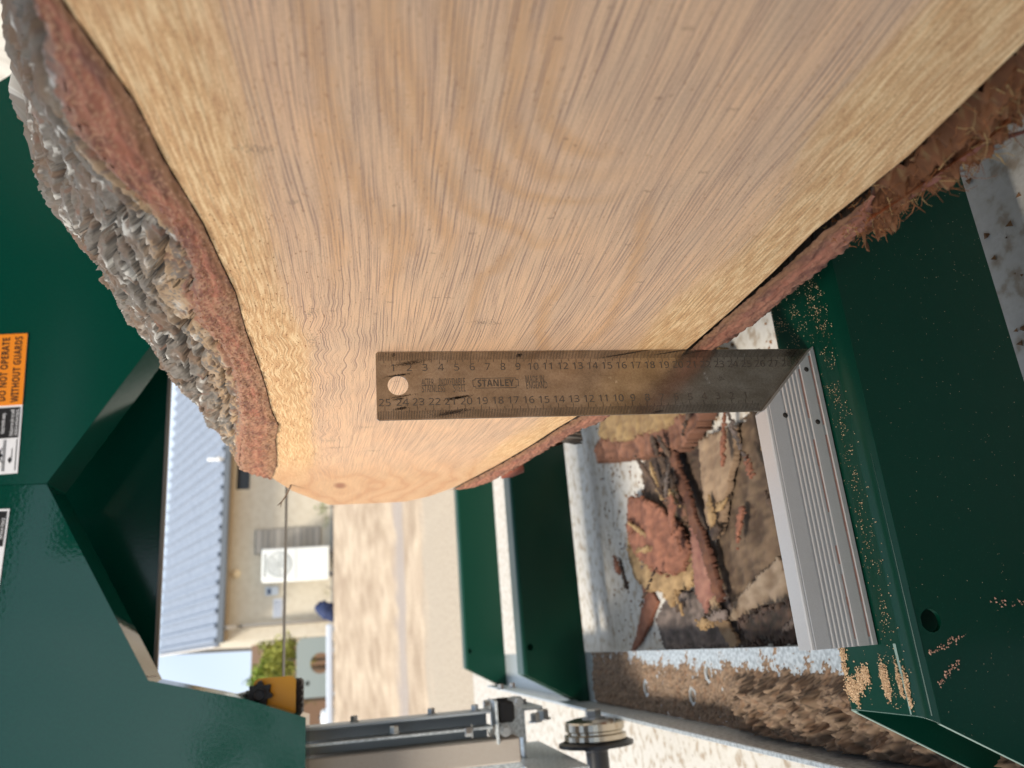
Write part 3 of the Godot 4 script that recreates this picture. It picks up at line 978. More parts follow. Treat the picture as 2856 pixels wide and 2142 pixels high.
func build_sawdust() -> void:
	var pn := noise(60.0, 81, 2)
	# loose grains on the near bunk: scattered film, denser streak along the fold, clumps by its end
	var st := mb()
	var n := 0
	while n < 16000:
		var x := rng.randf_range(-.236, .06)
		var z := rng.randf_range(-.038, .032)
		if z > -.0085 and z < .0085 and x < 0.001 and x > -.2: continue
		var dens := .06 + .55 * exp(-pow((z - .019) / .010, 2)) + .5 * sstep(-.02, .03, x)
		dens *= .06 + .55 * clampf(pn.get_noise_2d(x, z * 1.5) * 1.6 + .25, 0, 1)
		if rng.randf() < dens:
			grain(st, Vector3(x, .0004, z), rng.randf_range(.00009, .00032), dust_colour())
		n += 1
	for q in [[-.2245, -.031, .0055, .0050, 756], [-.2120, -.034, .0035, .0028, 162], [-.2205, -.020, .0060, .0030, 468], [-.2160, -.0125, .0042, .0036, 468], [-.2190, .006, .0085, .0032, 756], [-.2195, .0195, .0080, .0016, 288], [-.2230, .0255, .0085, .0016, 288], [-.204, -.0325, .004, .003, 216], [-.2275, -.027, .006, .003, 288]]:
		for k in q[4]:
			var e := Vector2(rng.randfn(0, .55), rng.randfn(0, .55))
			var x: float = q[0] + e.x * q[2] + pn.get_noise_2d(e.x, q[0] * 9.0) * .002
			var z: float = q[1] + e.y * q[3]
			if x < -.2368: continue
			grain(st, Vector3(x, .0004 + maxf(0, 1.0 - e.length()) * .0014 * rng.randf(), z), rng.randf_range(.00022, .00052), dust_colour())
	for k in 520:
		var x := rng.randf_range(-.25, .25)
		var y := -.01 - .12 * rng.randf()
		grain(st, Vector3(x, y, .0373), rng.randf_range(.00006, .00018), dust_colour().lerp(lin(160, 170, 150), .5))
	for q in [[-.2215, -.012, -.21, -.028], [-.2045, -.010, -.196, -.036], [-.180, -.060, -.181, -.11]]:
		for k in 46:
			var f := rng.randf()
			grain(st, Vector3(lerpf(q[0], q[2], f) + rng.randfn(0, .0012), lerpf(q[1], q[3], f) + rng.randfn(0, .0007), .0373), rng.randf_range(.0002, .0006), lin(190, 150, 128))
	tag(part("sawdust_grains", st, vmat(.95), self), "loose pale sawdust grains on the green bunk round the square", "sawdust", "", "stuff")
	# the drift that fills the rail flange, with the metal showing through near its inner edge
	var h1 := noise(26.0, 82, 4)
	var h2 := noise(150.0, 83, 3)
	var h3 := noise(520.0, 84, 2)
	st = mb(true)
	var nx := 44
	var nz := 420
	var rows := []
	for j in nz + 1:
		var z := lerpf(.02, -1.11, j / float(nz))
		var row := []
		for i in nx + 1:
			var f := i / float(nx)
			var x := lerpf(-.2055, -.2975, f)
			var a := h1.get_noise_2d(x * 1.2, z)
			var b := h2.get_noise_2d(x, z)
			var c := h3.get_noise_2d(x, z)
			var y := -.0024 + .0050 * sstep(.0, .50, f) + .0038 * a + .0042 * b + .0012 * c
			# the big clods beside the near bunk
			var clod := sstep(-.52, -.40, z) * sstep(.25, .55, f)
			y += clod * (.016 + .018 * a + .010 * absf(b))
			var far := sstep(-.80, -.95, z)
			y += far * .003
			if f > .97: y *= 0.4
			for hz in [[-.815, -.262], [-.625, -.266], [-.56, -.235]]:
				if Vector2(x - hz[1], z - hz[0]).length() < .0135: y = -.003
			var col := lin(88, 73, 60).lerp(lin(134, 113, 94), clampf(.5 + b * .8 + c * .7, 0, 1))
			col = col.lerp(lin(108, 80, 58), sstep(.1, .4, h1.get_noise_2d(x * 2.0 + 4.0, z * 1.5)) * .5)
			if c < -.32: col = col.darkened(.4)
			row.append([Vector3(x, -.1303 + y, z), col])
		rows.append(row)
	for j in nz:
		for i in nx:
			for e in [[j, i], [j, i + 1], [j + 1, i + 1], [j, i], [j + 1, i + 1], [j + 1, i]]:
				st.set_color(rows[e[0]][e[1]][1])
				st.add_vertex(rows[e[0]][e[1]][0])
	tag(part("sawdust_drift", st, vmat(1.0), self), "damp brown sawdust packed along the galvanised rail flange", "sawdust", "", "stuff")

# ---------------------------------------------------------------- bark scraps on the concrete
func scrap(called: String, label: String, cat: String, out: Array, th: float, dome: float, y0: float, cols: Array, jag: float, sd: int, tilt := 0.0, host: Node3D = null, layer := "scrap_body") -> Node3D:
	var r := RandomNumberGenerator.new()
	r.seed = sd
	var pts := []
	for i in range(0, out.size(), 2):
		var p := Vector2(out[i], out[i + 1])
		var q := Vector2(out[(i + 2) % out.size()], out[(i + 3) % out.size()])
		var n := maxi(2, int(p.distance_to(q) / .012))
		for k in n:
			pts.append(p.lerp(q, k / float(n)))
	var c := Vector2()
	for p in pts: c += p
	c /= pts.size()
	var o: Node3D = host
	if o == null: o = thing(called, label, cat, Vector3(c.x, y0, c.y), "bark scraps on the concrete")
	else: c = Vector2(o.position.x, o.position.z)
	var nz := noise(18.0, sd + 3, 4)
	var gz := noise(80.0, sd + 5, 3)
	var jz := noise(150.0, sd + 7, 2)
	var st := mb(true)
	var pl := PackedVector2Array(pts)
	var lo := pl[0]
	var hi := pl[0]
	for p in pl:
		lo = lo.min(p)
		hi = hi.max(p)
	var cell := .003
	var nx := int((hi.x - lo.x) / cell) + 3
	var ny := int((hi.y - lo.y) / cell) + 3
	var ext := maxf(hi.x - lo.x, hi.y - lo.y) * .5
	var keep := {}
	for j in ny:
		for i in nx:
			var q := lo + Vector2(i - .5, j - .5) * cell
			var d := Vector2(jz.get_noise_2d(q.x, q.y), jz.get_noise_2d(q.y + 3.0, q.x)) * jag * 3.0
			if Geometry2D.is_point_in_polygon(q + d, pl): keep[Vector2i(i, j)] = true
	var at := func(i: int, j: int) -> Array:
		var q := lo + Vector2(i - 1, j - 1) * cell + Vector2(jz.get_noise_2d(i * .31, j * .17), jz.get_noise_2d(j * .23, i * .29)) * cell * .5
		var g := nz.get_noise_2d(q.x, q.y)
		var fl := gz.get_noise_2d(q.x * .9, q.y * .28)
		var dd := (q - c).length() / ext
		var y := th + dome * maxf(0, 1.0 - dd * dd) + g * th * .5 + fl * .0012 + (q.x - c.x) * tilt + absf(tilt) * .06
		var t := clampf(.45 + g * .8 + fl * .7 + gz.get_noise_2d(q.x * 2.2, q.y * 2.2) * .15, 0, 1)
		return [Vector3(q.x - c.x, y, q.y - c.y), (cols[0] as Color).lerp(cols[1], t)]
	for k: Vector2i in keep:
		var v := [at.call(k.x, k.y), at.call(k.x + 1, k.y), at.call(k.x + 1, k.y + 1), at.call(k.x, k.y + 1)]
		for e in [0, 1, 2, 0, 2, 3]:
			st.set_color(v[e][1])
			st.add_vertex(v[e][0])
		for e in [[Vector2i(0, -1), 0, 1], [Vector2i(1, 0), 1, 2], [Vector2i(0, 1), 2, 3], [Vector2i(-1, 0), 3, 0]]:
			if keep.has(k + e[0]): continue
			var p: Vector3 = v[e[1]][0]
			var q: Vector3 = v[e[2]][0]
			var d := Vector3(0, -th * 1.1, 0)
			st.set_color((cols[0] as Color).lerp(cols[1], .25))
			for w in [p, p + d, q + d, p, q + d, q]: st.add_vertex(w)
	part(layer, st, vmat(.95), o)
	return o

func build_scraps() -> void:
	var y := -.1995
	var red := [lin(92, 58, 44), lin(134, 88, 68)]
	var tan := [lin(112, 90, 62), lin(152, 126, 90)]
	var dark := [lin(44, 33, 26), lin(86, 68, 54)]
	var grey := [lin(64, 56, 52), lin(108, 95, 88)]
	scrap("bark_scrap", "wide dark brown bark sheet lying under the bunk beside the stock", "bark", [.09, -.42, .05, -.40, -.12, -.36, -.20, -.38, -.20, -.62, -.13, -.62, -.05, -.60, .06, -.56], .006, .004, y, [lin(63, 49, 38), lin(100, 82, 64)], .003, 201)
	scrap("bark_scrap", "grey-brown bark plate lying by the rail", "bark", [-.13, -.60, -.12, -.82, -.16, -.90, -.205, -.88, -.205, -.56], .006, .006, y, grey, .003, 202)
	scrap("bark_scrap", "dark crumbled bark under the tan scrap", "bark", [.10, -.60, -.03, -.60, -.06, -.72, .02, -.90, .11, -.86, .16, -.70], .006, .006, y, dark, .005, 203)
	scrap("bark_scrap", "yellow-brown torn bark scrap under the red oval one", "bark", [-.02, -.99, -.07, -.68, -.115, -.70, -.118, -.76, -.141, -.795, -.112, -.82, -.105, -.90, -.075, -.97], .005, .004, y + .009, tan, .0025, 204)
	scrap("bark_scrap", "red oval bark scrap with toothed edges", "bark", [.063, -.915, .045, -.83, .027, -.771, -.02, -.70, -.059, -.677, -.087, -.706, -.092, -.75, -.082, -.80, -.036, -.912, .02, -.955], .006, .012, y + .016, red, .0036, 205)
	var slab := scrap("wood_slab", "thick slab offcut with tan wood and red bark, leaning under the log", "offcut", [.25, -.95, .225, -.62, .205, -.50, .175, -.452, .15, -.50, .135, -.56, .128, -.66, .160, -.86, .200, -1.00], .020, .003, y + .010, [lin(101, 79, 54), lin(134, 111, 76)], .0012, 206, .12)
	scrap("", "", "", [.20, -1.00, .160, -.86, .130, -.66, .138, -.56, .150, -.50, .165, -.455, .135, -.50, .105, -.56, .086, -.62, .115, -.80, .165, -1.035, .188, -1.055], .022, .0, 0.0, [lin(79, 52, 39), lin(121, 83, 64)], .0030, 216, .12, slab, "bark_layer")
	scrap("wood_wedge", "pale split wood wedge pointing at the rail", "offcut", [.085, -.585, .075, -.47, .030, -.485, -.055, -.565, -.056, -.585, -.03, -.60], .008, .003, y + .012, [lin(108, 88, 70), lin(138, 116, 93)], .0012, 207)
	scrap("bark_strip", "long dark red bark strip lying across the pale wedge", "bark", [.095, -.69, .087, -.66, -.068, -.588, -.141, -.572, -.146, -.590, -.07, -.612, .02, -.652], .006, .004, y + .022, [lin(64, 38, 26), lin(96, 62, 45)], .0014, 208)
	scrap("bark_scrap", "pink jagged bark splinter next to the rail", "bark", [-.028, -.668, -.040, -.640, -.08, -.612, -.142, -.612, -.139, -.640, -.160, -.66, -.126, -.682, -.08, -.672], .005, .004, y + .012, [lin(107, 70, 61), lin(132, 94, 80)], .0030, 209)
	scrap("bark_strip", "orange-red bark strip standing clear on the concrete", "bark", [-.094, -.945, -.100, -.915, -.128, -.885, -.172, -.950, -.200, -1.02, -.214, -1.070, -.225, -1.09, -.17, -1.00, -.125, -.955], .005, .003, y, [lin(110, 70, 53), lin(131, 88, 69)], .0012, 210)
	scrap("bark_scrap", "light brown papery scrap by the rail edge", "bark", [-.105, -.420, -.150, -.56, -.168, -.585, -.178, -.50, -.19, -.43, -.16, -.39], .004, .004, y + .013, [lin(101, 84, 67), lin(135, 119, 102)], .002, 211)
	scrap("bark_scrap", "crumbling black-brown bark lump against the rail", "bark", [-.155, -.33, -.165, -.46, -.175, -.54, -.20, -.52, -.203, -.33], .009, .010, y + .017, [lin(30, 23, 20), lin(78, 61, 50)], .004, 212)
	scrap("wood_wedge", "narrow pale splinter lying beside the grey bark plate", "offcut", [-.135, -.635, -.137, -.615, -.20, -.560, -.208, -.585, -.17, -.628], .004, .002, y + .016, [lin(126, 102, 77), lin(149, 127, 101)], .0012, 213)
	scrap("bark_scrap", "small green-tinged bark crumb beyond the red oval scrap", "bark", [.055, -.76, .04, -.70, .0, -.66, -.02, -.68, .03, -.76], .006, .006, y + .012, [lin(49, 43, 27), lin(107, 74, 59)], .004, 214)
	scrap("bark_scrap", "dark bark sliver near the second bunk", "bark", [.215, -1.03, .20, -1.02, .175, -1.05, .185, -1.065], .002, .001, y, [lin(56, 40, 31), lin(80, 59, 47)], .001, 215)
	# a litter of small splintered shards over and between the larger pieces
	var rr := RandomNumberGenerator.new()
	rr.seed = 31
	for k in 54:
		var c := Vector2(rr.randf_range(-.19, .14), rr.randf_range(-1.02, -.30))
		if c.x > .02 and c.y < -.85: continue
		if c.x < -.10 and c.y < -.92: continue
		var an := rr.randf() * TAU
		var ln := rr.randf_range(.012, .045)
		var wd := rr.randf_range(.0022, .0100)
		var u := Vector2(cos(an), sin(an))
		var w := Vector2(-u.y, u.x)
		var ol := []
		for q in [[-1.0, -.2], [-.5, -1.0], [.3, -.7], [1.0, -.1], [.6, .6], [-.2, 1.0], [-.8, .5]]:
			var p: Vector2 = c + u * (q[0] * ln) + w * (q[1] * wd)
			p.x = maxf(p.x, -.2)
			ol.append(p.x)
			ol.append(p.y)
		var pal: Array = [red, tan, dark, grey, tan, dark][rr.randi() % 6]
		var nm := ["red-brown", "yellow-brown", "dark", "grey-brown", "dark", "dark"][[red, tan, dark, grey].find(pal)] as String
		scrap("bark_shard", "small %s splintered bark shard in the litter on the concrete" % nm, "bark", ol, .003, .001, y + rr.randf_range(.014, .026), pal, .0022, 700 + k, rr.randfn(0, .25))
	# crumbs: too small and many to count
	var st := mb()
	for k in 5600:
		var x := rng.randf_range(-.20, .62)
		var z := rng.randf_range(-1.15, .25)
		var p := .35 if x < .2 else .6
		if rng.randf() > p: continue
		grain(st, Vector3(x, -.1992, z), rng.randf_range(.0006, .0026), lin(57, 34, 22).lerp(lin(132, 96, 63), rng.randf()))
	tag(part("bark_crumbs", st, vmat(.95), self), "small bark crumbs and chips strewn over the concrete", "crumbs", "", "stuff")

# ---------------------------------------------------------------- the saw head beyond the log
const ZG := -.72
func bolt(parent: Node3D, at: Vector3, axis: Vector3, r: float, l: float, m: Material, called := "bolt") -> void:
	var u := axis.cross(Vector3(.2, .5, .8)).normalized()
	var xf := Transform3D(Basis(u, axis, u.cross(axis)), at)
	var st := mb()
	lathe(st, [Vector2(r * 1.35, 0), Vector2(r * 1.35, l * .15), Vector2(r, l * .15)], 16, xf)
	lathe(st, [Vector2(r, l * .15), Vector2(r, l * .85), Vector2(r * .86, l), Vector2(0, l)], 6, xf)
	part(called, st, m, parent)

func sticker(parent: Node3D, x0: float, x1: float, y0: float, y1: float, m: Material, called := "label") -> MeshInstance3D:
	var st := mb()
	box(st, Vector3((x0 + x1) / 2, (y0 + y1) / 2, ZG + .0004), Vector3(x1 - x0, y1 - y0, .0006), .0001)
	return part(called, st, m, parent)

func build_head() -> void:
	var o := thing("saw_head", "green band saw head with wheel guards and warning labels, beyond the log", "saw head", Vector3(-.3, -.1, -.85))
	var w := Node3D.new()
	w.free()
	var off := -o.position
	var T := Transform3D(Basis(), off)
	var add := func(called: String, st: SurfaceTool, m: Material) -> MeshInstance3D:
		var p := part(called, st, m, o)
		p.position = off
		return p
	var apex := Vector2(.0873, .7537)
	var left := [apex.x - .0008, .985, -.56, .985, -.66, .885, -.66, .49, -.56, .393, -.2524, .393, -.2219, .473, -.1878, .599, apex.x - .0008, apex.y - .0005]
	var right := [apex.x + .0008, .985, .691, .985, .835, .841, .835, .49, .74, .393, .43, .393, .397, .473, .363, .599, .3072, .6237, apex.x + .0008, apex.y - .0005]
	var st := mb()
	prism(st, poly2(left), ZG - .0022, ZG)
	var gl: MeshInstance3D = add.call("wheel_guard", st, M.green_gloss)
	st = mb()
	prism(st, poly2(right), ZG - .0022, ZG)
	var gr: MeshInstance3D = add.call("wheel_guard", st, M.green_head)
	# folded rims: the sheet turns back from the edges
	for g in [[left, gl, M.green_gloss], [right, gr, M.green_head]]:
		var p := poly2(g[0])
		st = mb()
		for k in p.size():
			var a := p[k]
			var b := p[(k + 1) % p.size()]
			if absf(a.x - apex.x) < .01 and absf(b.x - apex.x) < .01: continue
			var d := (b - a).normalized()
			var nn := Vector2(-d.y, d.x)
			if not Geometry2D.is_point_in_polygon((a + b) / 2 + nn * .003, p): nn = -nn
			var t := nn * .0022
			quad(st, Vector3(a.x, a.y, ZG - .001), Vector3(b.x, b.y, ZG - .001), Vector3(b.x, b.y, ZG - .075), Vector3(a.x, a.y, ZG - .075), Vector3(-nn.x, -nn.y, 0))
			quad(st, Vector3(a.x + t.x, a.y + t.y, ZG - .002), Vector3(b.x + t.x, b.y + t.y, ZG - .002), Vector3(b.x + t.x, b.y + t.y, ZG - .075), Vector3(a.x + t.x, a.y + t.y, ZG - .075), Vector3(nn.x, nn.y, 0))
			quad(st, Vector3(a.x, a.y, ZG - .075), Vector3(b.x, b.y, ZG - .075), Vector3(b.x + t.x, b.y + t.y, ZG - .075), Vector3(a.x + t.x, a.y + t.y, ZG - .075), Vector3(0, 0, -1))
		part("rim", st, g[2], g[1])
	# back plate with its bright lower edge
	st = mb()
	prism(st, poly2([-.64, .6225, .82, .6485, .82, .97, -.64, .97]), -.884, -.88)
	add.call("back_plate", st, M.green_head)
	st = mb()
	box(st, Vector3(.09, .6335, -.8798), Vector3(1.44, .006, .0075), .001, Basis(Vector3(0, 0, 1), .0178))
	add.call("edge_trim", st, mat(rgb(150, 140, 130), .5, .4))
	# worn bare corner at the foot of the left rim
	st = mb()
	box(st, Vector3(-.183, .604, ZG - .03), Vector3(.0035, .006, .05), .001)
	add.call("worn_corner", st, mat(rgb(168, 152, 138), .5, .3))
	# labels: local text axes are the world's
	var t3 := Basis()
	var blk := mat(rgb(24, 22, 22), .45)
	var wht := mat(rgb(226, 226, 230), .4)
	var org := mat(rgb(226, 132, 28), .4)
	var zt := ZG + .0009
	# big label on the right-hand guard
	var l: MeshInstance3D = sticker(gr, .1064, .3215, .7925, .885, wht)
	l.transform = Transform3D(Basis(), Vector3(.21, .7925, 0)) * Transform3D(Basis(Vector3(0, 0, 1), .052), Vector3.ZERO) * Transform3D(Basis(), Vector3(-.212, -.787, 0))
	sticker(l, .2085, .3215, .7925, .8852, org, "orange_field").position = Vector3(0, 0, .0006)
	var bb := sticker(l, .1590, .2050, .7955, .8848, blk, "black_field")
	bb.position = Vector3(0, 0, .0006)
	text("lettering", "DO NOT OPERATE", .0098, Vector3(.2655, .8205, ZG + .0015), t3, blk, l, .100, .0002, true)
	text("lettering", "WITHOUT GUARDS", .0098, Vector3(.2650, .8035, ZG + .0015), t3, blk, l, .104, .0002, true)
	var yy := .7985
	for s in ["result in serious injury.", "Failure to do so will", "", "Keep hands away."]:
		if s: text("lettering", s, .0030, Vector3(.1820, yy, ZG + .0015), t3, wht, l, .040 if s.length() > 18 else .031, .0002)
		yy += .0058
	# pictogram: a hand over a blade
	st = mb()
	for q in [[.1335, .7965, .046, .0008], [.1335, .8110, .046, .0008], [.1335, .8132, .046, .0006], [.1335, .8020, .020, .0006]]:
		box(st, Vector3(q[0], q[1], ZG + .0009), Vector3(q[2], q[3], .0004))
	prism(st, poly2([.122, .8135, .128, .8175, .131, .828, .137, .828, .139, .819, .146, .8145, .137, .8165, .1335, .813, .130, .8165]), ZG + .0008, ZG + .0011)
	prism(st, poly2([.121, .8035, .126, .8065, .131, .8045, .127, .8025]), ZG + .0008, ZG + .0011)
	part("pictogram", st, blk, l)
	# second label on the left-hand guard
	l = sticker(gl, -.125, .0535, .7965, .885, wht)
	sticker(l, .0015, .0500, .7995, .8848, blk, "black_field").position = Vector3(0, 0, .0006)
	text("lettering", "serious injury.", .0030, Vector3(.0265, .8030, ZG + .0015), t3, wht, l, .030, .0002)
	# band blade, guide block and yellow guide plate with its knob
	st = mb()
	box(st, Vector3(.10, .4318, -.805), Vector3(.68, .0011, .032), .0002)
	add.call("band_blade", st, mat(rgb(120, 112, 104), .4, .7))
	st = mb()
	var yp := PackedVector2Array()
	for c in [[-.2060, .4595, 0.0], [-.320, .4595, 90.0], [-.320, .4185, 180.0], [-.2060, .4185, 270.0]]:
		for k in 6:
			var an := deg_to_rad(c[2] + k * 18.0)
			yp.append(Vector2(c[0] + .0085 * cos(an), c[1] + .0085 * sin(an)))
	prism(st, yp, -.764, -.760)
	var ypl: MeshInstance3D = add.call("guide_plate", st, mat(rgb(236, 166, 24), .35))
	st = mb(true)
	var kp := PackedVector2Array()
	for k in 72:
		var an := TAU * k / 72.0
		var rr := .0150 + .0028 * cos(an * 7.0)
		kp.append(Vector2(-.2180 + rr * cos(an), .4575 + rr * sin(an)))
	st.set_smooth_group(-1)
	prism(st, kp, -.756, -.742)
	lathe(st, [Vector2(.0085, -.002), Vector2(.0085, .0045), Vector2(.0072, .006), Vector2(.005, .0045), Vector2(0, .0045)], 20, Transform3D(Basis(Vector3(1, 0, 0), Vector3(0, 0, 1), Vector3(0, -1, 0)), Vector3(-.2180, .4575, -.742)))
	lathe(st, [Vector2(.006, -.002), Vector2(.006, .006)], 12, Transform3D(Basis(Vector3(1, 0, 0), Vector3(0, 0, 1), Vector3(0, -1, 0)), Vector3(-.2180, .4575, -.762)))
	part("star_knob", st, mat(rgb(22, 22, 28), .5), ypl)
	st = mb()
	box(st, Vector3(-.235, .4335, -.79), Vector3(.066, .062, .05), .004)
	for k in 4:
		box(st, Vector3(-.214 - .008 * k, .4025, -.762), Vector3(.005, .006, .012), .001)
	add.call("guide_block", st, mat(rgb(52, 44, 40), .6, .3))
	st = mb(true)
	lathe(st, [Vector2(.0032, 0), Vector2(.0032, .085)], 14, Transform3D(Basis(Vector3(0, 0, 1), .17), Vector3(-.2160, .476, -.775)))
	add.call("guide_rod", st, M.galv)
	st = mb()
	lathe(st, [Vector2(0, -.003), Vector2(.0070, -.003), Vector2(.0070, .003), Vector2(.0045, .003), Vector2(.0045, .008), Vector2(0, .008)], 14, Transform3D(Basis(), Vector3(-.2170, .472, -.775)))
	add.call("lock_nut", st, mat(rgb(84, 86, 84), .4, .7))
	# carriage post on the left, with plates, bolts and a flanged wheel on the rail
	st = mb()
	box(st, Vector3(-.2725, .262, -.815), Vector3(.004, .27, .055), .0008)
	box(st, Vector3(-.3020, .262, -.845), Vector3(.055, .27, .004), .0008)
	add.call("post_channel", st, mat(rgb(158, 166, 172), .5, .3))
	st = mb()
	box(st, Vector3(-.2935, .262, -.800), Vector3(.0035, .27, .045), .0006)
	add.call("post_plate", st, M.galv)
	st = mb()
	box(st, Vector3(-.3290, .240, -.822), Vector3(.034, .31, .060), .002)
	add.call("sawdusty_post", st, M.dusty)
	st = mb()
	box(st, Vector3(-.3950, .235, -.815), Vector3(.094, .31, .004), .0008)
	add.call("side_plate", st, M.galv)
	st = mb()
	box(st, Vector3(-.288, .119, -.812), Vector3(.060, .004, .060), .0008)
	box(st, Vector3(-.288, .095, -.842), Vector3(.060, .050, .004), .0008)
	add.call("foot_bracket", st, M.galv)
	st = mb()
	box(st, Vector3(-.276, .102, -.815), Vector3(.030, .026, .034), .004)
	lathe(st, [Vector2(.013, -.02), Vector2(.013, .0), Vector2(.009, .002), Vector2(.009, .006), Vector2(0, .006)], 16, Transform3D(Basis(Vector3(0, 0, 1), -PI / 2), Vector3(-.262, .106, -.81)))
	add.call("rubber_wiper", st, mat(rgb(34, 33, 34), .6))
	for q in [[Vector3(-.2705, .215, -.815), Vector3.RIGHT, .0062], [Vector3(-.2705, .150, -.800), Vector3.RIGHT, .0062], [Vector3(-.262, .128, -.79), Vector3.UP, .0066], [Vector3(-.243, .108, -.80), Vector3.RIGHT, .0050], [Vector3(-.243, .090, -.80), Vector3.RIGHT, .0050], [Vector3(-.2900, .272, -.79), Vector3.RIGHT, .0075], [Vector3(-.296, .158, -.782), Vector3.UP, .0075], [Vector3(-.300, .108, -.782), Vector3.BACK, .0066], [Vector3(-.262, .085, -.785), Vector3.BACK, .0060], [Vector3(-.280, .088, -.838), Vector3.BACK, .0070], [Vector3(-.268, .121, -.832), Vector3.UP, .0060], [Vector3(-.300, .121, -.800), Vector3.UP, .0070], [Vector3(-.2785, .045, -.96), Vector3.RIGHT, .0060], [Vector3(-.2785, .045, -1.06), Vector3.RIGHT, .0060], [Vector3(-.2705, .330, -.815), Vector3.RIGHT, .0060]]:
		bolt(o, q[0] + off, q[1], q[2], q[2] * 1.5, M.zinc)
	# low frame bar that carries the wheel
	st = mb()
	box(st, Vector3(-.3590, .035, -.93), Vector3(.008, .085, .36), .001)
	add.call("axle_plate", st, M.galv)
	st = mb()
	box(st, Vector3(-.316, .060, -1.00), Vector3(.075, .006, .22), .001)
	box(st, Vector3(-.281, .043, -1.00), Vector3(.005, .034, .22), .001)
	add.call("axle_beam", st, M.galv)
	var wx := Basis(Vector3(0, 0, 1), -PI / 2)
	var wc := Vector3(-.322, -.049, -.855)
	st = mb(true)
	st.set_smooth_group(-1)
	lathe(st, [Vector2(0, .020), Vector2(.034, .020), Vector2(.046, .017), Vector2(.048, .014), Vector2(.048, .004), Vector2(.045, .002), Vector2(.045, -.001), Vector2(.050, -.003), Vector2(.050, -.010), Vector2(.047, -.012), Vector2(0, -.012)], 40, Transform3D(wx, wc))
	var wh: MeshInstance3D = add.call("rail_wheel", st, M.chrome)
	st = mb()
	lathe(st, [Vector2(.052, -.012), Vector2(.060, -.015), Vector2(.060, -.020), Vector2(.020, -.023), Vector2(.020, -.027), Vector2(.018, -.029), Vector2(.018, -.09)], 40, Transform3D(wx, wc))
	part("wheel_hub", st, mat(rgb(20, 20, 24), .35), wh)
	bolt(wh, wc + Vector3(.020, 0, 0), Vector3.RIGHT, .0135, .014, M.zinc)
	bolt(o, Vector3(-.300, .026, -.895) + off, Vector3.RIGHT, .010, .016, M.zinc)
	bolt(o, Vector3(-.300, .046, -.86) + off, Vector3.RIGHT, .008, .014, M.zinc)

# ---------------------------------------------------------------- ground and background
func ground_y(z: float) -> float:
	return table([60.0, -.208, -3.6, -.208, -4.6, -.175, -5.8, -.13, -7.2, -.09, -8.6, -.045, -11.0, .42, -13.4, .86, -14.4, .90, -17.6, 1.04, -18.4, 1.07, -60.0, 1.6, -300.0, 3.0], z)

func build_ground() -> void:
	var n1 := noise(.9, 91, 4)
	var n2 := noise(5.0, 92, 3)
	var st := mb(true)
	var zs := []
	for z in [40.0, 20.0, 10.0, 5.0]: zs.append(z)
	var z := 4.0
	while z > -19.0:
		zs.append(z)
		z -= .12
	for q in [-24.0, -40.0, -80.0, -160.0, -300.0]: zs.append(q)
	var xs := []
	for q in [-260.0, -90.0, -30.0, -12.0]: xs.append(q)
	var x := -6.0
	while x < 8.0:
		xs.append(x)
		x += .14
	for q in [14.0, 30.0, 90.0, 260.0]: xs.append(q)
	var col := func(px: float, pz: float) -> Color:
		var b := n1.get_noise_2d(px * 1.5, pz * .5)
		var c := n2.get_noise_2d(px * 1.3, pz * .42)
		var k := lin(160, 142, 122).lerp(lin(200, 184, 164), clampf(.5 + b * .6 + c * .7, 0, 1))
		var e := c * .35
		# pale paving nearest the mill, then a compacted grey wheel track
		k = k.lerp(lin(174, 164, 150), sstep(-5.9 + e, -5.6 + e, pz))
		k = k.lerp(lin(162, 154, 150), sstep(-8.9 + e * .6, -8.6 + e * .6, pz) * sstep(-7.6 + e * .6, -7.9 + e * .6, pz) * .85)
		return k
	for j in range(zs.size() - 1):
		for i in range(xs.size() - 1):
			for e in [[j, i], [j, i + 1], [j + 1, i + 1], [j, i], [j + 1, i + 1], [j + 1, i]]:
				var pz: float = zs[e[0]]
				var px: float = xs[e[1]]
				st.set_color(col.call(px, pz))
				st.add_vertex(Vector3(px, ground_y(pz) + (n2.get_noise_2d(px * 2.0, pz * 2.0) * .012 if pz < -4.2 else 0.0), pz))
	var gm := vmat(.95)
	gm.uv1_triplanar = true
	gm.uv1_world_triplanar = true
	gm.uv1_scale = Vector3.ONE * .8
	gm.albedo_texture = ImageTexture.create_from_image(ramp_image(noise(.09, 93, 4), 512, [0, .3, .55, 1], [rgb(178, 170, 160), rgb(226, 220, 212), rgb(246, 242, 236), rgb(255, 252, 248)]))
	gm.normal_enabled = true
	gm.normal_texture = normal_tex(noise(.12, 94, 4), 512, 4.0)
	gm.normal_scale = .5
	tag(part("gravel_ground", st, gm, self), "sandy gravel yard rising towards the building", "", "", "structure")
	st = mb()
	box(st, Vector3(-.4, -.3, -.9), Vector3(6.4, .2, 5.4), .01)
	tag(part("concrete_slab", st, M.concrete, self), "stained concrete slab under the mill", "", "", "structure")

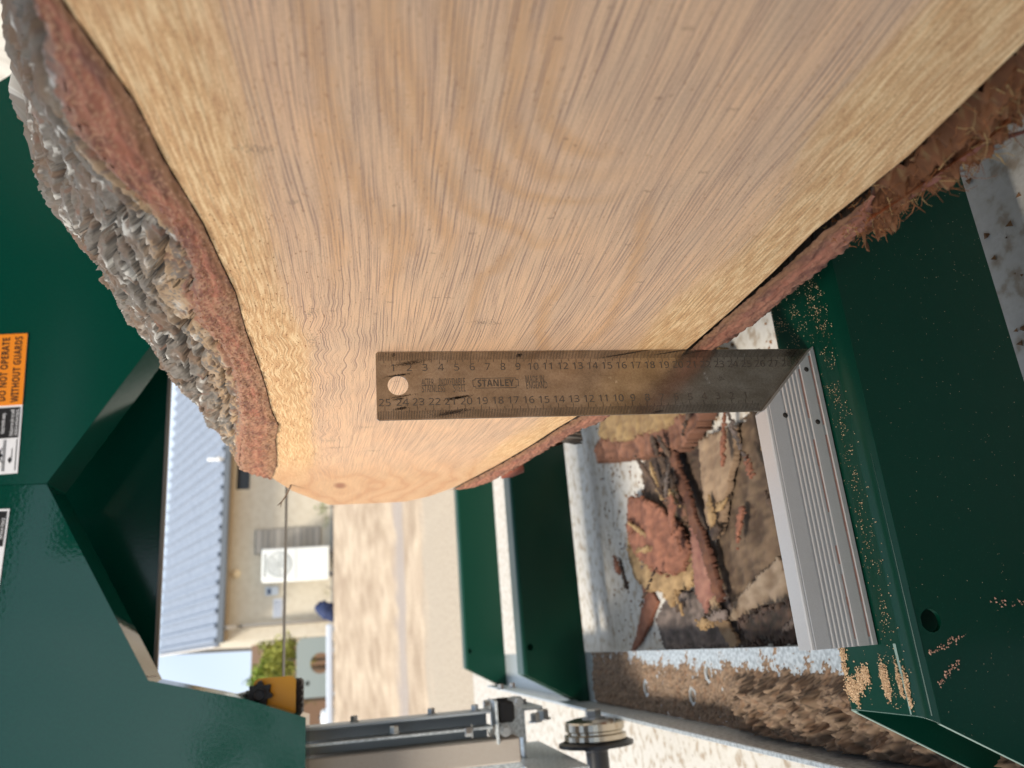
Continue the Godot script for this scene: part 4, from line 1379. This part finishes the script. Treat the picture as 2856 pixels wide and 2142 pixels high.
func build_building() -> void:
	var o := thing("workshop_building", "cream rendered building with a blue-grey ribbed metal roof, across the yard", "building", Vector3(6, 1.0, -18))
	var off := -o.position
	var add := func(called: String, st: SurfaceTool, m: Material, par: Node3D = null) -> MeshInstance3D:
		var p := part(called, st, m, o if par == null else par)
		if par == null: p.position = off
		return p
	var st := mb()
	# walls with thickness: front with an opening for the dark window
	box(st, Vector3(2.06, 2.2, -18.15), Vector3(3.34, 2.6, .3))
	box(st, Vector3(9.4, 2.2, -18.15), Vector3(9.2, 2.6, .3))
	box(st, Vector3(4.265, 1.925, -18.151), Vector3(1.07, 2.05, .3))
	box(st, Vector3(4.265, 3.375, -18.151), Vector3(1.07, .25, .3))
	add.call("front_wall", st, M.render_cream)
	st = mb()
	prism(st, poly2([-18.3, .9, -18.3, 3.5, -22.0, 5.3, -26.0, 3.5, -26.0, .9]), 0, .3, Transform3D(Basis(Vector3(0, 0, 1), Vector3(0, 1, 0), Vector3(-1, 0, 0)), Vector3(.69, 0, 0)))
	add.call("side_wall", st, M.render_cream)
	st = mb()
	box(st, Vector3(4.265, 3.10, -18.14), Vector3(1.06, .30, .04), .01)
	var win: MeshInstance3D = add.call("window", st, mat(rgb(40, 42, 46), .2))
	st = mb()
	for q in [[4.265, 3.235, 1.07, .03], [4.265, 2.965, 1.07, .03]]:
		box(st, Vector3(q[0], q[1], -18.06), Vector3(q[2], q[3], .12), .005)
	part("window_frame", st, mat(rgb(60, 60, 62), .5), win)
	# roof: sheet, standing ribs, barge and gutter
	var pitch := deg_to_rad(26.0)
	var rb := Basis(Vector3(1, 0, 0), pitch)
	var sl := 5.0
	var eave := Vector3(7.2, 3.46, -17.62)
	st = mb()
	box(st, eave + rb * Vector3(0, -.03, -sl / 2), Vector3(13.8, .05, sl), 0.0, rb)
	var rf: MeshInstance3D = add.call("roof", st, M.roof)
	var x := .42
	while x < 9.0:
		st = mb()
		var w := .065
		var hh := .075
		var y0 := -.004
		prism(st, poly2([-w, y0, -w * .5, y0 + hh, w * .5, y0 + hh, w, y0]), 0, -sl, Transform3D(rb, Vector3(x, eave.y, eave.z)))
		part("rib", st, M.roof, rf)
		x += .30
	st = mb()
	box(st, Vector3(.30, 3.46, -17.62) + rb * Vector3(-.01, -.02, -sl / 2), Vector3(.03, .16, sl), .004, rb)
	part("barge_board", st, mat(rgb(206, 200, 192), .6), rf)
	st = mb()
	box(st, Vector3(7.2, 5.40, -26.1 + 4.0), Vector3(13.8, .05, .3))
	part("ridge_cap", st, M.roof, rf)
	st = mb()
	box(st, Vector3(7.2, 4.5, -24.2), Vector3(13.8, .05, 4.6), 0.0, Basis(Vector3(1, 0, 0), -pitch))
	part("rear_slope", st, M.roof, rf)
	st = mb()
	prism(st, poly2([-17.60, 3.44, -17.60, 3.33, -17.57, 3.30, -17.49, 3.30, -17.46, 3.33, -17.46, 3.44, -17.475, 3.44, -17.475, 3.335, -17.495, 3.315, -17.565, 3.315, -17.585, 3.335, -17.585, 3.44]), 0, -13.7, Transform3D(Basis(Vector3(0, 0, 1), Vector3(0, 1, 0), Vector3(-1, 0, 0)), Vector3(.36, 0, 0)))
	add.call("gutter", st, mat(rgb(118, 124, 130), .5, .4))
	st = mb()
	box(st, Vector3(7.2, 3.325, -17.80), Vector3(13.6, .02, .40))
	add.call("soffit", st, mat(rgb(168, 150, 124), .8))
	st = mb(true)
	tube(st, [Vector3(.66, 3.28, -17.55), Vector3(.68, 3.16, -17.86), Vector3(.69, 3.0, -17.92), Vector3(.69, 1.05, -17.92)], .045, .045, 12)
	add.call("downpipe", st, mat(rgb(206, 202, 194), .5))
	st = mb(true)
	lathe(st, [Vector2(0, .10), Vector2(.06, .09), Vector2(.09, .05), Vector2(.10, 0)], 18, Transform3D(Basis(Vector3(1, 0, 0), PI / 2), Vector3(1.82, 3.18, -18.0)))
	add.call("wall_lamp", st, mat(rgb(232, 214, 180), .4))
	st = mb(true)
	tube(st, [Vector3(4.33, 3.46, -17.45), Vector3(4.33, 3.80, -17.45)], .035, .035, 12)
	box(st, Vector3(4.33, 3.56, -17.45), Vector3(.10, .05, .10), .01)
	add.call("vent_pipe", st, mat(rgb(236, 236, 232), .5))
	# grey louvred shutter beside the outdoor unit
	var sh := Node3D.new()
	sh.name = "louvred_shutter"
	o.add_child(sh)
	sh.position = off
	st = mb()
	box(st, Vector3(2.50, 2.07, -17.985), Vector3(.56, 1.46, .04), .006)
	part("backing", st, mat(rgb(150, 146, 138), .7), sh)
	for k in 10:
		st = mb()
		box(st, Vector3(2.50, 1.43 + k * .142, -17.955), Vector3(.53, .120, .012), .002, Basis(Vector3(1, 0, 0), .22))
		part("slat", st, mat(rgb(168, 164, 156) if k % 3 else rgb(184, 180, 172), .6), sh)
	st = mb()
	box(st, Vector3(6.6, 1.04, -17.94), Vector3(12.0, .14, .12), .01)
	add.call("plinth", st, mat(rgb(150, 148, 144), .8))

	# outdoor heat-pump unit
	var hp := thing("heat_pump", "white outdoor heat-pump unit with a round fan grille against the cream wall", "heat pump", Vector3(1.9, 1.04, -17.55))
	st = mb()
	box(st, Vector3(0, .80, 0), Vector3(.71, 1.44, .34), .02)
	part("casing", st, M.white_paint, hp)
	for sx in [-.25, .25]:
		st = mb()
		box(st, Vector3(sx, .045, 0), Vector3(.08, .09, .32), .005)
		part("foot", st, mat(rgb(90, 90, 90), .6), hp)
	st = mb()
	lathe(st, [Vector2(0, -.10), Vector2(.20, -.08), Vector2(.245, -.01), Vector2(.26, .008), Vector2(.275, .003)], 40, Transform3D(Basis(Vector3(1, 0, 0), PI / 2), Vector3(0, 1.16, .172)))
	part("fan_opening", st, mat(rgb(196, 202, 200), .6), hp)
	st = mb()
	for k in 5:
		var a := TAU * k / 5.0
		box(st, Vector3(cos(a) * .11, 1.16 + sin(a) * .11, .118), Vector3(.18, .09, .006), .002, Basis(Vector3(0, 0, 1), a) * Basis(Vector3(1, 0, 0), .4))
	lathe(st, [Vector2(0, .02), Vector2(.05, .015), Vector2(.05, 0)], 16, Transform3D(Basis(Vector3(1, 0, 0), PI / 2), Vector3(0, 1.16, .12)))
	part("fan", st, mat(rgb(120, 128, 126), .5), hp)
	st = mb()
	for k in 8:
		var rr := .04 + k * .03
		for i in 36:
			var a := TAU * i / 36.0
			var b := TAU * (i + 1) / 36.0
			box(st, Vector3(cos((a + b) / 2) * rr, 1.16 + sin((a + b) / 2) * rr, .178), Vector3(rr * TAU / 36.0, .005, .005), 0.0, Basis(Vector3(0, 0, 1), (a + b) / 2 + PI / 2))
	for k in 8:
		var a := TAU * k / 8.0
		box(st, Vector3(cos(a) * .13, 1.16 + sin(a) * .13, .178), Vector3(.26, .006, .006), 0.0, Basis(Vector3(0, 0, 1), a))
	part("fan_grille", st, mat(rgb(206, 210, 208), .5), hp)
	st = mb()
	for k in 9:
		box(st, Vector3(-.22 + k * .055, 1.455, .172), Vector3(.035, .05, .008), .002)
	part("vent_slots", st, mat(rgb(150, 154, 152), .6), hp)
	st = mb()
	box(st, Vector3(0, .80, .172), Vector3(.69, .008, .006), .001)
	part("panel_seam", st, mat(rgb(176, 178, 176), .6), hp)
	# two small signs on the wall
	var s := thing("wall_sign", "small square blue and white sign on the cream wall beside the heat pump", "sign", Vector3(1.40, 2.40, -17.985))
	st = mb()
	box(st, Vector3(0, 0, 0), Vector3(.19, .28, .012), .003)
	part("sign_plate", st, mat(rgb(198, 208, 218), .5), s)
	st = mb()
	box(st, Vector3(-.01, .06, .0065), Vector3(.12, .08, .004), .001)
	part("blue_field", st, mat(rgb(66, 84, 112), .5), s)
	s = thing("wall_sign", "wide white sign with rows of blue lines on the cream wall", "sign", Vector3(1.02, 2.27, -17.985))
	st = mb()
	box(st, Vector3(0, 0, 0), Vector3(.42, .20, .012), .003)
	part("sign_plate", st, mat(rgb(222, 226, 232), .5), s)
	for k in 4:
		st = mb()
		box(st, Vector3(0, .065 - k * .043, .0065), Vector3(.34, .016, .004), .001)
		part("printed_line", st, mat(rgb(112, 130, 160), .5), s)
	# a navy sack slumped at the foot of the downpipe
	s = thing("navy_sack", "navy blue sack slumped at the foot of the downpipe", "sack", Vector3(.82, 1.04, -17.50))
	st = mb(true)
	var bn := noise(3.0, 301, 3)
	var rings := []
	for k in 9:
		var f := k / 8.0
		var ring := []
		for i in 18:
			var a := TAU * i / 18.0
			var rr := (.16 + .05 * sin(f * PI)) * (1.0 - pow(f, 3.0) * .75) * (1.0 + .5 * bn.get_noise_2d(cos(a) * 2.0 + f, sin(a) * 2.0 + f * 2.0))
			ring.append(Vector3(cos(a) * rr + f * .12, f * .40, sin(a) * rr))
		rings.append(ring)
	for k in 8:
		for i in 18:
			var j := (i + 1) % 18
			quad(st, rings[k][i], rings[k][j], rings[k + 1][j], rings[k + 1][i], Vector3(cos(TAU * i / 18.0), .2, sin(TAU * i / 18.0)))
	for i in range(1, 17): tri(st, rings[8][0], rings[8][i], rings[8][i + 1], Vector3.UP)
	part("sack_body", st, mat(rgb(44, 58, 96), .8), s)

func leaves(st: SurfaceTool, c: Vector3, r: Vector3, n: int, size: float, a: Color, b: Color, rr: RandomNumberGenerator) -> void:
	# clumps of small leaf faces spread through an uneven crown
	var clumps := []
	for k in 22:
		var d := Vector3(rr.randfn(), rr.randfn(), rr.randfn()).normalized() * pow(rr.randf(), .45)
		clumps.append([c + d * r, rr.randf_range(.18, .36)])
	for k in n:
		var cl: Array = clumps[rr.randi() % clumps.size()]
		var p: Vector3 = cl[0] + Vector3(rr.randfn(), rr.randfn(), rr.randfn()) * .5 * float(cl[1]) * r
		var bs := Basis.from_euler(Vector3(rr.randf() * TAU, rr.randf() * TAU, rr.randf() * TAU)) * size * rr.randf_range(.6, 1.4)
		st.set_color(a.lerp(b, rr.randf()))
		var u := bs * Vector3(1, 0, 0)
		var v := bs * Vector3(0, .55, 0)
		quad(st, p - u, p - v, p + u, p + v, bs * Vector3(0, 0, 1))

func tree(called: String, label: String, cat: String, at: Vector3, h: float, r: Vector3, a: Color, b: Color, sd: int, n := 1500, group := "") -> void:
	var rr := RandomNumberGenerator.new()
	rr.seed = sd
	var o := thing(called, label, cat, at, group)
	var st := mb(true)
	var top := Vector3(rr.randfn(0, .1), h * .75, rr.randfn(0, .1))
	tube(st, [Vector3(0, -.1, 0), Vector3(rr.randfn(0, .05), h * .3, 0), top], h * .035, h * .012, 8)
	for k in 6:
		var f := rr.randf_range(.35, .95)
		var d := Vector3(rr.randfn(), rr.randf_range(.2, .9), rr.randfn()).normalized()
		tube(st, [top * f, top * f + d * r * .5, top * f + d * r * .85 + Vector3(0, .1, 0)], h * .012, h * .003, 5)
	part("trunk" if h > 1.2 else "stem", st, mat(rgb(92, 78, 64), .9), o)
	st = mb()
	leaves(st, Vector3(0, h * .72, 0), r, n, .05 * h / 2.0, a, b, rr)
	var m := vmat(.8)
	m.backlight_enabled = true
	m.backlight = Color(.25, .3, .1)
	part("crown" if h > 1.2 else "foliage", st, m, o)

func build_yard() -> void:
	var st: SurfaceTool
	# grey-green machine panel with a round cut-out, behind a pale kerb rail
	var o := thing("machine_panel", "grey-green steel panel with a big round cutout, standing past the building corner", "panel", Vector3(-.10, .62, -14.4))
	st = mb()
	var xf := Transform3D(Basis(), Vector3.ZERO)
	hole_cell(st, Rect2(-.34, .33, .58, .60), Vector2(-.10, .52), .175, -.04, .04, xf, 36)
	prism(st, poly2([.24, .33, .34, .33, .34, .86, .24, .93]), -.04, .04)
	prism(st, poly2([-.34, .33, -.62, .33, -.66, .40, -.66, .80, -.58, .93, -.34, .93]), -.04, .04)
	var p := part("plate", st, mat(rgb(146, 156, 153), .5), o)
	st = mb()
	lathe(st, [Vector2(0, .004), Vector2(.035, .004), Vector2(.040, 0)], 18, Transform3D(Basis(Vector3(1, 0, 0), PI / 2), Vector3(-.42, .74, .041)))
	part("port", st, mat(rgb(46, 54, 48), .6), p)
	for sx in [-.5, .2]:
		st = mb()
		box(st, Vector3(sx, .20, 0), Vector3(.06, .26, .06), .005)
		part("leg", st, mat(rgb(110, 118, 112), .6), o)
	o = thing("kerb_rail", "pale bluish rail low along the edge of the gravel, past the building corner", "rail", Vector3(-.5, .86, -13.9))
	st = mb()
	box(st, Vector3(-.02, .10, 0), Vector3(1.9, .11, .09), .02)
	part("beam", st, mat(rgb(198, 206, 218), .5), o)
	for sx in [-.85, -.2, .5, .85]:
		st = mb()
		box(st, Vector3(sx, .02, 0), Vector3(.07, .10, .07), .008)
		part("post", st, mat(rgb(160, 168, 176), .6), o)
	o = thing("white_tank", "small white rounded tank at the yard's edge beside the saw carriage", "tank", Vector3(-1.08, .86, -14.2))
	st = mb(true)
	lathe(st, [Vector2(0, .24), Vector2(.10, .235), Vector2(.13, .20), Vector2(.14, .15), Vector2(.14, .03), Vector2(.12, 0), Vector2(0, 0)], 24, Transform3D(Basis(), Vector3(0, .02, 0)))
	part("tank_body", st, mat(rgb(236, 240, 240), .4), o)
	st = mb()
	lathe(st, [Vector2(.04, 0), Vector2(.04, .04), Vector2(0, .04)], 16, Transform3D(Basis(), Vector3(0, .25, 0)))
	part("cap", st, mat(rgb(70, 74, 78), .5), o)
	# a brown shed wall far behind the trees
	o = thing("brown_shed", "brown timber shed behind the trees past the building corner", "shed", Vector3(-.6, 1.2, -24.0))
	st = mb()
	box(st, Vector3(.2, .9, 0), Vector3(3.0, 2.0, 2.0))
	part("wall", st, mat(rgb(120, 96, 78), .85), o)
	st = mb()
	prism(st, poly2([-1.6, 1.88, 2.0, 1.88, 1.8, 2.25, -1.4, 2.25]), -1.2, 1.2)
	part("roof", st, mat(rgb(132, 112, 98), .8), o)
	var g1 := lin(74, 104, 34)
	var g2 := lin(150, 170, 66)
	var y1 := lin(104, 110, 40)
	var y2 := lin(178, 178, 84)
	tree("leafy_tree", "bright green leafy tree reaching up between the building and the yellow guide", "tree", Vector3(-.30, 1.1, -19.0), 2.05, Vector3(.42, .55, .5), g1, g2, 401, 1500)
	tree("leafy_shrub", "yellow-green shrub behind the grey-green panel, beside the building corner", "shrub", Vector3(-.12, .88, -15.4), 1.25, Vector3(.62, .46, .4), y1, y2, 402, 1700)
	tree("leafy_shrub", "yellow-green shrub behind the white tank", "shrub", Vector3(-.85, .93, -15.8), 1.2, Vector3(.50, .45, .4), y1, y2, 403, 1700)
	tree("leafy_tree", "olive tree in front of the brown shed", "tree", Vector3(.25, 1.1, -20.0), 1.75, Vector3(.5, .5, .5), lin(86, 100, 46), lin(150, 152, 76), 404, 1400)
	tree("leafy_tree", "dark leafy tree left of the brown shed", "tree", Vector3(-2.2, 1.1, -19.0), 3.0, Vector3(.9, 1.1, .8), lin(46, 66, 34), lin(96, 118, 54), 405, 1800)
	tree("low_plant", "green tuft growing at the foot of the cream wall by the log end", "plant", Vector3(3.16, 1.0, -17.7), .42, Vector3(.20, .16, .14), lin(60, 88, 30), lin(126, 150, 60), 406, 500, "plants along the foot of the wall")
	tree("low_plant", "green tuft growing at the foot of the wall between shutter and heat pump", "plant", Vector3(2.85, 1.0, -17.7), .30, Vector3(.14, .10, .12), lin(60, 88, 30), lin(126, 150, 60), 407, 300, "plants along the foot of the wall")
	tree("low_plant", "sparse dry tuft at the wall foot beside the navy sack", "plant", Vector3(1.25, 1.0, -17.7), .26, Vector3(.12, .08, .10), lin(110, 108, 60), lin(170, 164, 96), 408, 260, "plants along the foot of the wall")
	# roughcast building close on the right of the mill
	o = thing("roughcast_building", "pale grey roughcast building standing close beside the saw head", "building", Vector3(4.2, -.2, -1.0))
	st = mb(true)
	var rn := noise(30.0, 501, 3)
	var r0 := noise(9.0, 502, 2)
	for j in 150:
		for i in 190:
			var q := []
			for e in [[0, 0], [1, 0], [1, 1], [0, 1]]:
				var zz: float = -4.6 + (i + e[0]) * .021
				var yy: float = .8 + (j + e[1]) * .021
				q.append(Vector3(-1.5 - .020 * absf(rn.get_noise_2d(zz, yy)) - .008 * r0.get_noise_2d(zz, yy), yy + .2, zz + 1.0))
			quad(st, q[0], q[1], q[2], q[3], Vector3.LEFT)
	part("roughcast_coat", st, M.roughcast, o)
	st = mb()
	box(st, Vector3(.6, 2.0, .3), Vector3(4.18, 4.4, 8.0))
	part("wall", st, M.roughcast, o)
	# the open-sided shelter behind the photographer, and a hedge beyond it (both mirrored in the guards)
	o = thing("shelter", "open timber shelter with a dark roof behind the mill", "shelter", Vector3(.8, -.2, 3.2))
	st = mb()
	prism(st, poly2([-3.2, -2.2, 4.4, -2.2, 4.4, 2.1, -3.2, -.65]), 0, .12, Transform3D(Basis(Vector3(1, 0, 0), Vector3(0, .06, 1).normalized(), Vector3(0, 1, -.06).normalized()), Vector3(0, 2.75, 0)))
	part("roof", st, mat(rgb(70, 62, 54), .9), o)
	for q in [[-3.0, -2.0], [4.2, -2.0], [-3.0, -.8], [4.2, 1.8]]:
		st = mb()
		box(st, Vector3(q[0], 1.31, q[1]), Vector3(.12, 2.62, .12), .01)
		part("post", st, mat(rgb(110, 88, 66), .9), o)
	st = mb()
	box(st, Vector3(2.15, 1.25, .45), Vector3(4.66, 2.5, .10), .01)
	part("back_wall", st, mat(rgb(74, 60, 48), .9), o)
	for k in 6:
		tree("hedge_tree", "dark green hedge tree in the row behind the shelter", "tree", Vector3(-7.5 + k * 3.4, -.2, 15.0), 3.4, Vector3(2.2, 1.4, 1.0), lin(36, 54, 28), lin(74, 96, 44), 600 + k, 1500, "hedge trees behind the shelter")

# ---------------------------------------------------------------- scene
func _ready() -> void:
	rng.seed = 20
	# camera: held upright beside the log and turned a quarter, so that "up" is to the left in the picture
	var cam := Camera3D.new()
	cam.name = "camera"
	var yaw := -.33322
	var pitch := -.18965
	var roll := -.01608
	var b := Basis(Vector3.UP, yaw) * Basis(Vector3.RIGHT, pitch) * Basis(Vector3.BACK, roll)
	cam.transform = Transform3D(Basis(-b.y, b.x, b.z), Vector3(-.18204, .30744, .45954))
	var at := CameraAttributesPhysical.new()
	at.frustum_focal_length = 24.08
	at.frustum_focus_distance = .50
	at.exposure_aperture = 8.5
	at.frustum_near = .01
	at.frustum_far = 900.0
	cam.attributes = at
	add_child(cam)
	cam.fov = rad_to_deg(2.0 * atan(1071.0 / 2150.0))
	cam.near = .01
	cam.far = 900.0
	cam.current = true
	print("fov ", cam.fov)

	# bright, thinly clouded sky
	var env := Environment.new()
	env.background_mode = Environment.BG_SKY
	var sm := ProceduralSkyMaterial.new()
	sm.sky_top_color = rgb(158, 178, 202)
	sm.sky_horizon_color = rgb(208, 219, 228)
	sm.sky_curve = .16
	sm.ground_horizon_color = rgb(190, 184, 172)
	sm.ground_bottom_color = rgb(120, 112, 100)
	sm.sun_angle_max = 1.0
	sm.sun_curve = .02
	var cn := noise(.012, 701, 5)
	var ci := cn.get_seamless_image(512, 256, false, false, .2, true)
	ci.convert(Image.FORMAT_RGBA8)
	for y in 256:
		for x in 512:
			var v := ci.get_pixel(x, y).r
			ci.set_pixel(x, y, Color(1, 1, 1, sstep(.28, .60, v)))
	sm.sky_cover = ImageTexture.create_from_image(ci)
	sm.sky_cover_modulate = Color(.46, .45, .44)
	var sky := Sky.new()
	sky.sky_material = sm
	env.sky = sky
	env.tonemap_mode = Environment.TONE_MAPPER_LINEAR
	env.tonemap_exposure = 1.62
	env.sdfgi_enabled = true
	env.ssao_enabled = true
	env.ssil_enabled = true
	var we := WorldEnvironment.new()
	we.name = "world_environment"
	we.environment = env
	add_child(we)
	var sun := DirectionalLight3D.new()
	sun.name = "sun"
	sun.light_color = Color(1.0, .96, .90)
	sun.light_energy = 1.1
	sun.light_angular_distance = 14.0
	sun.shadow_enabled = true
	add_child(sun)
	sun.look_at_from_position(Vector3(-5, 8, 3.5), Vector3.ZERO)

	materials()
	var t0 := Time.get_ticks_msec()
	build_ground()
	build_building()
	build_yard()
	print("background ", Time.get_ticks_msec() - t0)
	build_bed()
	build_head()
	print("mill ", Time.get_ticks_msec() - t0)
	build_log()
	print("log ", Time.get_ticks_msec() - t0)
	build_square()
	build_scraps()
	build_sawdust()
	print("all ", Time.get_ticks_msec() - t0)

func materials() -> void:
	var peel := normal_tex(noise(.035, 801, 3), 256, 2.0)
	var g := mat(rgb(6, 58, 44), .30)
	g.clearcoat_enabled = true
	g.clearcoat = .6
	g.clearcoat_roughness = .12
	M.green = g
	var specks := ramp_image(noise(.16, 802, 3), 512, [0, .70, .80, 1], [rgb(3, 56, 41), rgb(3, 54, 40), rgb(5, 60, 45), rgb(46, 78, 62)])
	M.green = tri_mat(specks, 7.0, .34, peel, .05)
	M.green.clearcoat_enabled = true
	M.green.clearcoat = .15
	M.green.metallic_specular = .35
	M.green.clearcoat_roughness = .15
	M.green_head = tri_mat(ramp_image(noise(.05, 803, 3), 256, [0, .5, 1], [rgb(4, 58, 48), rgb(5, 61, 50), rgb(6, 64, 52)]), 14.0, .14, peel, .06)
	M.green_gloss = M.green_head.duplicate()
	M.green_gloss.roughness = .05
	M.green_gloss.metallic_specular = .55
	M.raw_edge = mat(rgb(150, 172, 158), .5, .3)
	M.galv = tri_mat(ramp_image(noise(.06, 804, 4), 256, [0, .4, .6, 1], [rgb(150, 156, 158), rgb(176, 182, 184), rgb(196, 202, 204), rgb(214, 220, 222)]), 9.0, .45, normal_tex(noise(.08, 805, 3), 256, 1.5), .1)
	M.galv.metallic = .6
	M.zinc = mat(rgb(178, 180, 180), .28, .9)
	M.chrome = mat(rgb(190, 180, 164), .20, .95)
	M.dusty = tri_mat(ramp_image(noise(.12, 806, 4), 256, [0, .35, .6, 1], [rgb(118, 98, 82), rgb(158, 144, 130), rgb(178, 172, 164), rgb(196, 196, 192)]), 30.0, .95)
	# concrete: pale, with brown stains and dark specks
	var base := ramp_image(noise(.016, 807, 6), 1024, [0, .40, .58, .68, .76, 1], [rgb(178, 173, 165), rgb(188, 184, 177), rgb(181, 176, 167), rgb(168, 160, 149), rgb(158, 146, 131), rgb(138, 122, 105)])
	var r := RandomNumberGenerator.new()
	r.seed = 88
	for k in 70:
		var cx := r.randi() % 1024
		var cy := r.randi() % 1024
		var rad := r.randf_range(.8, 4.5)
		var c := rgb(92, 70, 54) if r.randf() < .6 else rgb(120, 116, 112)
		for dy in range(-9, 10):
			for dx in range(-9, 10):
				if dx * dx + dy * dy < rad * rad * r.randf_range(.4, 1.3):
					var x := posmod(cx + dx, 1024)
					var y := posmod(cy + dy, 1024)
					base.set_pixel(x, y, base.get_pixel(x, y).lerp(c, .6))
	M.concrete = tri_mat(base, 2.1, .9, normal_tex(noise(.15, 808, 4), 512, 3.0), .15)
	M.render_cream = tri_mat(ramp_image(noise(.03, 809, 4), 256, [0, .5, 1], [rgb(204, 194, 174), rgb(212, 203, 184), rgb(218, 210, 192)]), .6, .9)
	M.roof = tri_mat(ramp_image(noise(.03, 810, 4), 256, [0, .5, 1], [rgb(132, 140, 152), rgb(144, 152, 164), rgb(156, 163, 174)]), .5, .45)
	M.roof.metallic = .3
	M.white_paint = mat(rgb(232, 236, 234), .4)
	M.roughcast = tri_mat(ramp_image(noise(.20, 811, 4), 512, [0, .35, .55, 1], [rgb(140, 134, 122), rgb(190, 184, 174), rgb(212, 208, 200), rgb(228, 225, 218)]), 3.0, .95)
